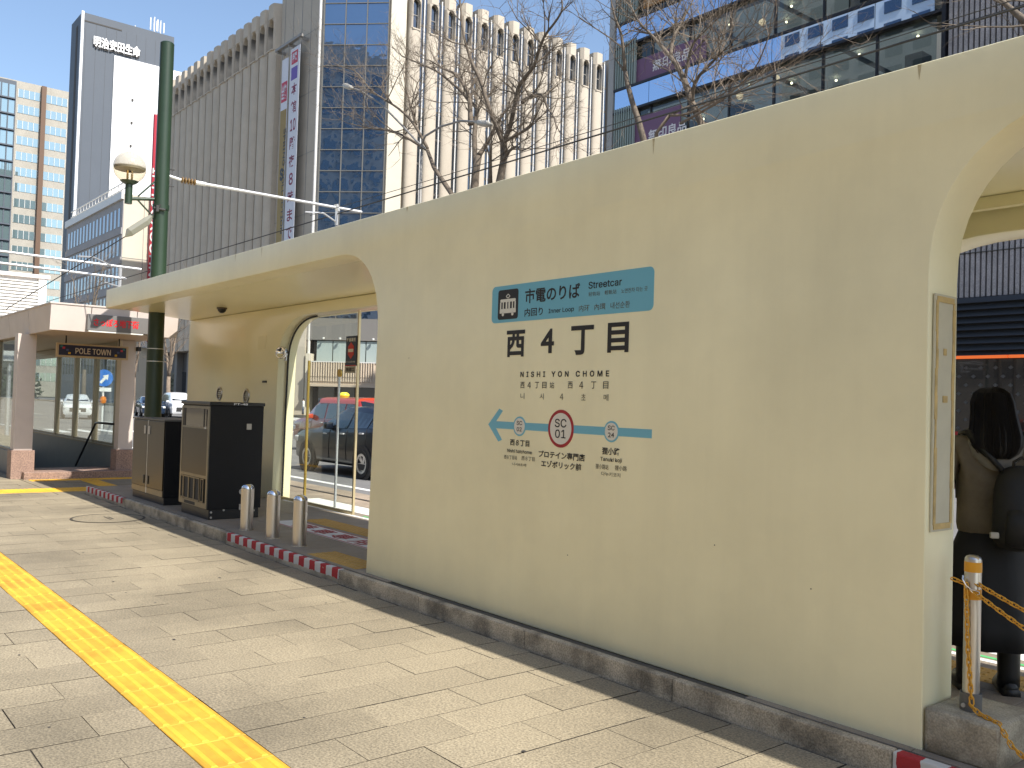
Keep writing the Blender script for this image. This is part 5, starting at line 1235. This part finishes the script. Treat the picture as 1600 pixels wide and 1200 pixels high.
m_purp = mat('purple_board', (.17, .085, .16), .5); m_purpt = mat('purple_lettering', (.75, .72, .72), .6)
rl3 = random.Random(21)
for li, z0 in enumerate(lev):
    for i in range(nx): link('band_pane', bandp, gs, loc=(XA+.5+pwid*i, YM, z0))
    obj('band_trim', MB().box(XA+.4, XB, YM-.06, YM+.3, z0-.16, z0-.02).box(XA+.4, XB, YM-.06, YM+.3, z0+BH+.02, z0+BH+.16), m_bk, gs)
    zz = z0+BH+.17
    for i in range(nx):
        if li >= 1: link('glazing', glp, gs, loc=(XA+.5+pwid*i, YM, zz))
        else: link('glazing', glp, gs, loc=(XA+.5+pwid*i, YM, zz))
        link('mullion', post, gs, loc=(XA+.5+pwid*i, YM, zz))
    link('green_louvre', ribm, gs, loc=(XA+.6, YM-.0, zz))
    obj('floor_slab', MB().box(XA+.5, XB-.05, YM+.45, YM+9, z0-.1, z0+BH+.1), mat('ceiling_pale', (.34, .34, .31), .8), gs)
    obj('interior_wall', MB().box(XA+.5, XB-.05, YM+6, YM+6.3, zz, zz+FH-.3), m_intd, gs)
    for k in range(5):
        x = XA+3.5+k*3.6+rl3.uniform(-1, 1); wbx = rl3.uniform(.8, 2.4)
        obj('display_unit', MB().box(x, x+wbx, YM+3.2, YM+4.2, zz, zz+rl3.uniform(1.2, 2.6)), m_bk if k % 2 else m_mull, gs)
    for k in range(4): obj('ceiling_unit', MB().box(XA+2.5+4.6*k, XA+6.6+4.6*k, YM+1.0, YM+5.4, zz+FH-.36, zz+FH-.30), mat('added_interior_glow', (.88, .92, .92), .5, emit=.10), gs)  # glowing panels added to brighten the interior, no lamps of the store
    for k in range(8): link('spot_lamp', bulb2, gs, loc=(XA+3+k*2.3+rl3.uniform(-.9, .9), YM+rl3.uniform(1, 4), zz+FH-.55))
z1 = lev[0]+BH+.17; z2 = lev[1]+BH+.17
# lower storey next below the first band
for i in range(nx): link('glazing', glp, gs, loc=(XA+.5+pwid*i, YM, lev[0]-FH-.2))
obj('interior_wall', MB().box(XA+.5, XB-.05, YM+6, YM+6.3, 0, lev[0]-.3), m_intd, gs)
for nm, x0, x1, za, zb_, s_ in (('purple_board', -39.4, -35.4, kz(11.3), kz(12.62), 0), ('purple_board', -39.5, -33.6, kz(13.98), kz(14.85), 0)):
    pb = obj(nm, MB().box(x0, x1, YM+.12, YM+.2, za, zb_), m_purp, gs)
    if za < 18: text('無印良品', (-37.9, YM+.11, za+.45), (3.0, 0, 0), (0, 0, .72), m_purpt, pb, .02)
    else: text('無印良品', (-37.7, YM+.11, za+.35), (3.0, 0, 0), (0, 0, .72), m_purpt, pb, .02)
ob = obj('orange_board', MB().box(-38.6, -34.9, YM+.12, YM+.2, kz(16.75), kz(18.0)), mat('board_ochre', (.42, .20, .05), .6), gs)
text('無印良品', (-38.3, YM+.11, kz(17.0)), (3.0, 0, 0), (0, 0, .7), m_purp, ob, .02)
for x, zq in ((-36.6, 11.95), (-34.5, 12.2), (-31.6, 12.6), (-29.2, 12.82), (-30.2, 14.9), (-27.2, 15.4), (-25.5, 13.5)): link('pendant_lamp', bulb, gs, loc=(x, YM+.75, kz(zq-.15)))
obj('corner_strip', MB().box(XA, XA+.45, YM-.1, YM+9, 0, lev[-1]+3), mat('corner_alu', (.35, .345, .33), .5), gs)
obj('side_wall', MB().box(XA, XA+.4, YM+9.1, YM+40, 0, lev[-1]+3), m_grn and MATS['corner_alu'], gs)
obj('black_post', MB().box(XB-.02, XB+.16, YM-.12, YM+.4, 0, lev[-1]+3), m_bk, gs)
# deep recess with a black soffit at the right of the first band
obj('recess_soffit', MB().box(-27, XB-.05, YM-1.3, YM-.08, lev[0]-.75, lev[0]-.18), m_bk, gs)
obj('terrace_glass', MB().box(-25.6, -22.2, YM-.9, YM-.86, lev[0]-4, lev[0]-1.15), m_sky, gs)
obj('canopy', MB().box(XA, XB, YM-1.2, YM, 5.4, 6.0), m_bk, gs)

# ------------------------------------------------------------------ ribbed stone block at far right
m_rib = mat('ribbed_granite', (.36, .335, .33), .85, var=.16, vs=1.2, speck=.25, ss=25)
rb = thing('ribbed_building', 'grey ribbed stone building with dark louvred shopfront at far right', 'building', (0, 48, 0))
obj('wall', MB().box(-19.55, 24, YM+.25, YM+10, 6.9, 40), m_rib, rb)
RB2 = MB()
for k in range(60): RB2.box(-19.5+.235*k, -19.5+.235*k+.15, YM+.02, YM+.25, 6.95, 40)
obj('rib', RB2, m_rib, rb, kind='stuff', weld=False)
RBg = MB()
for z in (8.9, 14, 19.4, 24.6, 30): RBg.box(-19.5, -5.4, YM+.005, YM+.26, z, z+.05)
obj('course_joint', RBg, m_stdk, rb)
m_lv = mat('louvre_charcoal', (.035, .038, .042), .5)
for k in range(9): obj('slat', MB().add([(-19.5, YM-.30, 4.27+.30*k), (24, YM-.30, 4.27+.30*k), (24, YM-.10, 4.52+.30*k), (-19.5, YM-.10, 4.52+.30*k), (-19.5, YM-.27, 4.26+.30*k), (24, YM-.27, 4.26+.30*k), (24, YM-.07, 4.51+.30*k), (-19.5, YM-.07, 4.51+.30*k)], [(0, 1, 2, 3), (7, 6, 5, 4), (0, 4, 5, 1), (1, 5, 6, 2), (2, 6, 7, 3), (3, 7, 4, 0)]), m_lv, rb)
obj('louvre_back', MB().box(-19.5, 24, YM-.05, YM+.2, 4.2, 6.95), m_bk, rb)
for a, b in ((-19.5, -16.55), (-16.5, -10)): obj('light_strip', MB().box(a, b, YM-.42, YM-.32, 4.20, 4.33), mat('orange_strip', (.85, .16, .03), .5, emit=.35), rb)
dw = obj('shop_window', MB().box(-19.5, 24, YM-.1, YM-.05, .9, 4.2), mirror_glass('smoked_glass', (.02, .02, .02), (.4, .4, .42), .06), rb)
DM = MB()
for i in range(14):
    for j in range(8):
        cx, cz = -19.3+.62*i+(.31 if j % 2 else 0), 1.15+.38*j; DM.add([(cx-.11, YM-.115, cz), (cx, YM-.115, cz-.09), (cx+.11, YM-.115, cz), (cx, YM-.115, cz+.09)], [(0, 1, 2, 3)])
obj('diamond_film', DM, mat('film_grey', (.085, .085, .08), .3), dw)
obj('red_band', MB().box(-19.5, 24, YM-.2, YM-.12, .02, .98), mat('band_red', (.5, .02, .025), .45), rb)

# ------------------------------------------------------------------ distant blocks on the left
m_cr = mat('cream_tile', (.62, .56, .45), .8, var=.04, vs=.4)
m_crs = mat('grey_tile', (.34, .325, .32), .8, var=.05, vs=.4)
cbld = thing('office_building', 'low cream office block with rows of narrow windows beside the store', 'building', (-163, 50, 0))
CX, CY, CT = -146.4, 41.0, kz(20.4)
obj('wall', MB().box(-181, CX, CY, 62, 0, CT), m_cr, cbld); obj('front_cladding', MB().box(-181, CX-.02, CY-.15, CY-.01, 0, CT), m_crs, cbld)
wf = MB().box(0, 1.0, -.02, .02, 0, 2.9).mesh('window', m_win)
fl_h = 4.55
for f in range(6):
    for k in range(16): link('window', wf, cbld, loc=(-179.6+2.06*k, CY-.17, CT-5.0-fl_h*f))
    obj('floor_band', MB().box(-181, CX-.03, CY-.30, CY-.155, CT-6.3-fl_h*f, CT-5.3-fl_h*f), m_crs, cbld)
obj('parapet', MB().box(-181.2, CX+.2, CY-.5, CY-.1, CT-.9, CT+.3), m_frame, cbld)
for k in range(18): obj('rail_post', MB().box(-180+1.9*k, -179.9+1.9*k, CY+.4, CY+.5, CT, CT+2.2), m_frame, cbld)
obj('roof_rail', MB().box(-181, CX-.5, CY+.38, CY+.52, CT+2.1, CT+2.25).box(-181, CX-.5, CY+.38, CY+.52, CT+1.1, CT+1.2), m_frame, cbld)
obj('joint', MB().box(CX, CX+.03, CY, 47, 22.5, 22.6).box(CX, CX+.03, CY+3, CY+3.08, 5, CT), m_mull, cbld)
rs = thing('vertical_sign', 'tall red vertical shop sign half hidden behind the green pole', 'sign', (-145.8, 46.6, 15))
obj('board', MB().bbox(CX+.15, CX+.9, 44.75, 46.9, 11.5, kz(31.2)-4.6, .2), mat('sign_crimson', (.40, .012, .03), .5), rs)
text('NUGOYOGUHI', (CX+.93, 45.95, 20.0), (0, 0, 17), (0, -1.2, 0), m_frame, rs, .02)
obj('base_plate', MB().box(CX+.12, CX+.8, 44.0, 46.4, 8.8, 11.3), m_frame, rs); obj('emblem', MB().disc((CX+.83, 45.5, 10.0), .6, 'x', 18, .05), m_logo, rs)

KM = 1.4
def zm(z): return CH+(z-CH)*KM
m_met = mat('tower_grey', (.080, .096, .120), .6, var=.04, vs=.15); m_wht = mat('tower_white', (.80, .80, .80), .6)
mt = thing('office_tower', 'grey slab tower with a large white panel and rooftop company lettering', 'building', (-214, 58, 0))
MX, MY0, MY1, MT = -150*KM, 34.75*KM, 48.75*KM, zm(60.1)
obj('wall', MB().box(MX-9, MX, MY0, MY1, 0, MT), m_met, mt)
obj('edge_trim', MB().box(MX-.4, MX+.25, MY0-.15, MY0+.35, 0, MT+.2), m_wht, mt)
obj('white_panel', MB().box(MX+.02, MX+.3, 39.6*KM, MY1+12, 0, zm(54.6)), m_wht, mt, label='large blank white panel on the sunlit face')
obj('side_recess', MB().box(MX-4.6, MX-3.2, MY0-.06, MY0+.1, 0, MT-2), m_stdk, mt)
for k in range(9): obj('cladding_joint', MB().box(MX+.005, MX+.03, MY0+.8+2.1*k, MY0+.86+2.1*k, 0, MT-1.8), mat('joint_grey', (.068, .076, .088), .6), mt) if MY0+.8+2.1*k < MY1-.3 else None
obj('top_slot', MB().box(MX+.0, MX+.06, MY0+.3, 40.6*KM, zm(58.75), zm(58.95)), m_stdk, mt)
for zq in (48.2, 44.55, 40.85): obj('fixing', MB().box(MX+.3, MX+.5, 42.4*KM, 42.7*KM, zm(zq)-.25, zm(zq)+.25), m_stdk, mt)
sgn = obj('roof_lettering', MB().box(MX+.0, MX+.02, 36.6*KM, 43.4*KM, zm(55.4), zm(55.42)), m_met, mt)
text('明治安田生命', (MX+.5, 36.45*KM, zm(55.15)), (0, 7.0*KM, 0), (0, 0, 1.75*KM), m_wht, sgn, .035)
text('明治安田生命', (MX+.3, 36.50*KM, zm(55.15)-.35), (0, 7.0*KM, 0), (0, 0, 1.75*KM), m_stdk, sgn, .035)
for y, h in ((43.2, 1.4), (46.2, 4.6), (47.2, 4.2)):
    a_ = obj('antenna', MB().tube([(MX-3, y*KM, MT), (MX-3, y*KM, MT+h)], .12, 6), m_frame, mt)
    if h > 2:
        for q in range(3): obj('aerial', MB().box(MX-3.1, MX-2.9, y*KM-1.0+q*.8, y*KM-.75+q*.8, MT+1.4, MT+h-.4), m_frame, a_)
KT = 1.5
def zt(z): return CH+(z-CH)*KT
m_tan = mat('tan_stone', (.37, .345, .295), .8, var=.08, vs=.4, speck=.1, ss=3); m_tgl = mirror_glass('teal_window', (.16, .22, .22), (.65, .85, .92), .35)
tt = thing('office_tower', 'tan banded tower with teal glazing and brown fin at far left', 'building', (-305, 55, 0))
TX, TT = -200*KT, zt(62.55)
obj('wall', MB().box(TX-14, TX, 22*KT, 44*KT+14, 0, TT), m_tan, tt)
obj('fin', MB().box(TX, TX+1.6, 39.3*KT, 40.15*KT, 0, zt(62.3)), mat('brown_fin', (.13, .075, .045), .6), tt, label='brown vertical fin')
FHt = (61.05-57.95)*KT
cols = [(35.3, 39.2), (40.25, 44.2), (44.6, 48.5), (48.9, 52.8)]
for f in range(19):
    zt0 = zt(61.0)-FHt*f
    for a, b in cols:
        wv = obj('window', MB().box(TX+.02, TX+.08, a*KT, b*KT, zt0-1.65*KT, zt0), m_tgl, tt)
        fm = MB()
        for q in range(5): yq = (a+(b-a)*q/4)*KT; fm.box(TX+.08, TX+.2, yq-.06, yq+.06, zt0-1.65*KT, zt0)
        obj('window_bars', fm, m_frame, wv, kind='stuff')
    for a, b in ((22.2, 26.4), (26.8, 30.8), (31.1, 34.8)):
        wv = obj('window', MB().box(TX+.02, TX+.3, a*KT, b*KT, zt0-2.1*KT, zt0+.5*KT), m_tgl, tt)
        fm = MB()
        for q in range(4): yq = (a+(b-a)*q/3)*KT; fm.box(TX+.3, TX+.5, yq-.15, yq+.15, zt0-2.1*KT, zt0+.5*KT)
        fm.box(TX+.3, TX+.8, a*KT, b*KT, zt0-2.35*KT, zt0-2.1*KT)
        obj('window_bars', fm, m_met, wv, kind='stuff')
obj('glazed_bay', MB().box(TX, TX+.02, 22*KT, 34.95*KT, 0, TT-.3), m_met, tt)
fb = thing('low_building', 'low dark building closing the far end of the street', 'building', (-235, 10, 0))
obj('wall', MB().box(-240, -232, -60, 44, 0, 15), mat('far_dark', (.075, .08, .07), .8, var=.3, vs=.2), fb)
for k in range(20): obj('window', MB().box(-232, -231.9, -50+4.6*k, -47+4.6*k, 8, 12), m_win, fb)

# unseen buildings added behind the viewpoint: towers for reflections, shop row against sky light
def tower(name, label, x0, x1, y0, y1, h, m, mw, fh=3.2, bay=4.2):
    t = thing(name, label, 'building', ((x0+x1)/2, (y0+y1)/2, 0))
    obj('wall', MB().box(x0, x1, y0, y1, 0, h), m, t)
    w1 = MB().box(0, bay*.62, 0, .12, 0, fh*.55).mesh('window', mw); n = int((x1-x0)/bay)
    w2 = MB().box(0, .12, 0, bay*.62, 0, fh*.55).mesh('window', mw); n2 = int((y1-y0)/bay)
    for f in range(int((h-8)/fh)):
        for k in range(n): link('window', w1, t, loc=(x0+.8+bay*k, y1, 6+fh*f))
        for k in range(n2): link('window', w2, t, loc=(x1, y0+.8+bay*k, 6+fh*f))
    return t
tower('apartment_tower', 'white apartment tower across the street, mirrored in the glass store', -86, -57, -66, -42, 76, m_wht, m_win)
tower('office_building', 'tall grey office block behind the viewpoint, mirrored in the blue glass', -54, -27, -62, -34, 70, m_crs, m_win, 3.6, 3.4)
tower('sky_blocker_shops', 'unseen pale shop block added behind the viewpoint to block sky light', -95, 34, -34, -21, 15, mat('sky_blocker_pale', (.50, .45, .38), .7), m_win, 3.4, 3.0)

# ------------------------------------------------------------------ trees
m_bark = mat('bark', (.155, .125, .095), .9, var=.3, vs=6, bump=.6, bs=30)
m_barkl = mat('bark_pale', (.20, .155, .115), .9, var=.3, vs=5)
def twigs(mb, p, d, L_, r_, depth, rr, lvl=0):
    n = 3; pts = [Vector(p)]; d = Vector(d).normalized(); ds_ = []
    for i in range(n):
        d = (d+Vector((rr.uniform(-1, 1), rr.uniform(-1, 1), rr.uniform(-.6, .9)))*.27).normalized(); ds_.append(d); pts.append(pts[-1]+d*L_/n)
    mb.tube(pts, [r_, r_*.8, r_*.62, r_*.4], 3 if r_ < .03 else 5, cap=False)
    if depth <= 0: return
    for k in range(rr.choice((2, 3, 3, 4))):
        i = rr.randint(1, n); b = ds_[i-1]
        q = (b+Vector((rr.uniform(-1, 1), rr.uniform(-1, 1), rr.uniform(-.7, 1)))*.85).normalized()
        twigs(mb, pts[i], q, L_*rr.uniform(.5, .78), max(r_*.56, .005), depth-1, rr, lvl+1)
def tree(name, label, y, trunk, limbs, seed, r_, group, base=None, dens=1.0, m=None, jit=.9):
    rr = random.Random(seed); m = m or m_bark
    bx = trunk[0][0]+(trunk[0][0]-trunk[-1][0])*.3 if base is None else base
    t = thing(name, label, 'tree', (bx, y, 0), group=group)
    pts = [(bx, y, -.1), (bx+(trunk[0][0]-bx)*.5, y, trunk[0][1]*.5)]+[(x, y, z) for x, z in trunk]
    n = len(pts); obj('trunk', MB().tube(pts, [r_*(1.25-.55*i/(n-1)) for i in range(n)], 10), m, t, True)
    tw = MB()
    for li, lb_ in enumerate(limbs):
        off = rr.uniform(-jit, jit); n = len(lb_)
        lp_ = [Vector((x, y+off*i/(n-1)*2, z)) for i, (x, z) in enumerate(lb_)]
        # smooth subdivide
        fine = []
        for i in range(n-1):
            for s in range(3):
                tq = s/3; a, b = lp_[i], lp_[i+1]; p0 = lp_[max(i-1, 0)]; p3 = lp_[min(i+2, n-1)]
                fine.append(.5*((2*a)+(b-p0)*tq+(2*p0-5*a+4*b-p3)*tq*tq+(3*a-p0-3*b+p3)*tq**3))
        fine.append(lp_[-1]); N_ = len(fine)
        rl_ = r_*(.62 if li < 3 else .46)
        rad = [max(rl_*(1-.78*i/(N_-1)), .02) for i in range(N_)]
        obj('limb', MB().tube(fine, rad, 8), m, t, True)
        for i in range(2, N_):
            for q in range(2 if rr.random() < dens*.75 else 1):
                if rr.random() > dens: continue
                d = (fine[i]-fine[i-1]).normalized()
                v = (d*.6+Vector((rr.uniform(-1, 1), rr.uniform(-1, 1), rr.uniform(-.5, 1)))).normalized()
                twigs(tw, fine[i], v, rr.uniform(.9, 2.2), min(.035, rad[i]*.6), 3, rr)
        d = (fine[-1]-fine[-2]).normalized(); twigs(tw, fine[-1], d, 1.8, rad[-1]*.9, 3, rr)
    obj('twigs', tw, m, t, kind='stuff', weld=False)
    return t
Q = LIMBS
GT = 'bare street trees across the tram road'
tree('bare_tree', 'bare tree with long low limb leaning left over the street lamp', 25.5, Q['C_trunk'], [Q['C_l'], Q['C_u'], [(-39.85, 16.04), (-40.6, 17.6), (-41.2, 19.2)]], 1, .13, GT, base=-34.9, dens=.8)
tree('bare_tree', 'bare tree with pale thick trunk beside the twin street lamp', 25.9, Q['A_trunk'], [Q['A_l'], Q['A_l2'], Q['A_r']], 2, .22, GT, base=-35.2, dens=.75)
tree('bare_tree', 'tall bare tree with forked trunk in the middle of the group', 25.5, Q['B_trunk'], [Q['B_l'], Q['B_r'], Q['B_d'], Q['B_r3'], Q['B_r2'], Q['B_low']], 3, .19, GT, base=-32.7, dens=.75)
tree('bare_tree', 'slender mossy bare tree at the left edge of the glass store', 25.5, Q['D_trunk'], [Q['D_u'], Q['D_l']], 4, .12, GT, base=-23.2, dens=.6)
tree('bare_tree', 'bare tree leaning left in front of the glass store sign boards', 25.2, Q['E_trunk'], [Q['E_l'], Q['E_u'], Q['E_r'], Q['E_r2']], 5, .125, GT, base=-20.1, dens=.8)
tree('bare_tree', 'pollarded bare tree with low bushy shoots above the wall', 25.0, Q['F'][:2], [Q['F'][1:], [(-22.03, 12.31), (-21.2, 12.2), (-20.0, 12.4), (-18.6, 12.6), (-17.4, 12.9)], [(-21.5, 11.9), (-19.5, 12.0), (-17.6, 12.4), (-16.6, 13.1)]], 6, .085, GT, base=-22.8, dens=1.0, m=m_barkl)
tree('bare_tree', 'bare tree whose branch tip reaches in at the top right corner', 25.5, [(-7.0, 7.0), (-8.2, 9.8), (-9.1, 11.1)], [Q['G'], Q['G2'], [(-9.1, 11.1), (-8.6, 13.5), (-8.0, 16)]], 7, .20, GT, base=-6.6, dens=.45)
GL2 = 'bare trees down the street'
L1 = [[(0, 3.0), (-.5, 4.6), (-1.2, 6.2), (-1.6, 8.0)], [(0, 3.0), (.7, 4.4), (1.3, 6.0), (1.6, 8.2)], [(0, 3.0), (.1, 5), (-.1, 7), (.2, 9.2)]]
def placed(x, y, seed, s=1, m=None):
    return [[(x+a*s, z*s) for a, z in l] for l in L1]
tr1 = tree('bare_tree', 'bare pale barked tree left of the green pole', 24.0, [(-80.8, 1.5), (-80.8, 3.0)], placed(-80.8, 24, 1), 11, .20, GL2, base=-80.8, dens=.7, m=m_barkl)
tree('bare_tree', 'bare pale barked tree above the white minivan', 24.2, [(-72.6, 1.5), (-72.6, 3.0)], placed(-72.6, 24, 2), 12, .20, GL2, base=-72.6, dens=.7, m=m_barkl)
far0 = tree('bare_tree', 'bare tree down the street beyond the louvred unit', 26.0, [(-105, 2.0), (-105, 4.0)], [[(-105+a*1.6, 1+z*1.6) for a, z in l] for l in L1], 13, .26, GL2, base=-105, dens=.9)
for x, y, s, lab in ((-112, 19.5, 1.0, 'bare tree far down the street above the entrance roof'), (-122, 17.0, 1.05, 'bare tree far down the street left of the low cream block'), (-130, 26, 1.1, 'bare tree in front of the low cream block'), (-118, 12, 1.0, 'bare tree seen through the entrance side glazing'), (-140, 21, 1.2, 'farthest bare tree below the tan tower'), (-126, 8, 1.1, 'bare tree at the left edge beyond the traffic light')):
    dup(far0, (x, y, 0), rng.uniform(0, 6), lab, GL2, s)
hd = MB(); rh = random.Random(8)
for k in range(2600):
    x, y, z_ = rh.uniform(-175, -160), rh.uniform(-12, 34), abs(rh.gauss(0, 1))*2.6; s = rh.uniform(.25, .6)
    v = Vector((rh.uniform(-1, 1), rh.uniform(-1, 1), rh.uniform(-1, 1))).normalized()*s; u_ = v.orthogonal().normalized()*s*.6
    c = Vector((x, y, .3+z_)); hd.add([c-v, c+u_, c+v, c-u_], [(0, 1, 2, 3)])
o = obj('distant_shrubbery', hd, mat('dull_evergreen', (.045, .06, .03), .8, rnd=.4, isl=True), kind='stuff', weld=False)
# twin-arm street lamp among the trees
sl_ = thing('street_lamp', 'twin armed street lamp with curved arms among the bare trees', 'street lamp', (-38.6, 25.1, 0))
obj('pole', MB().tube([(-38.6, 25.1, 0), (-38.6, 25.1, 8), (-38.62, 25.1, 14.3)], [.11, .09, .07], 10), m_mull, sl_, True)
for nm, pts in (('arm', Q['lampL']), ('arm', Q['lampR'])):
    a = obj('arm', MB().tube([(x, 25.1, z) for x, z in pts], .055, 8), m_mull, sl_, True)
    (xa, za), (xb, zb_) = pts[-2], pts[-1]; d = Vector((xb-xa, 0, zb_-za)).normalized(); p = Vector((xb, 25.1, zb_))
    obj('lamp_head', MB().tube([p-d*.5, p-d*.1, p+d*.5, p+d*.9], [.06, .14, .16, .05], 10), mat('lamp_head_grey', (.45, .44, .40), .4), a, True)
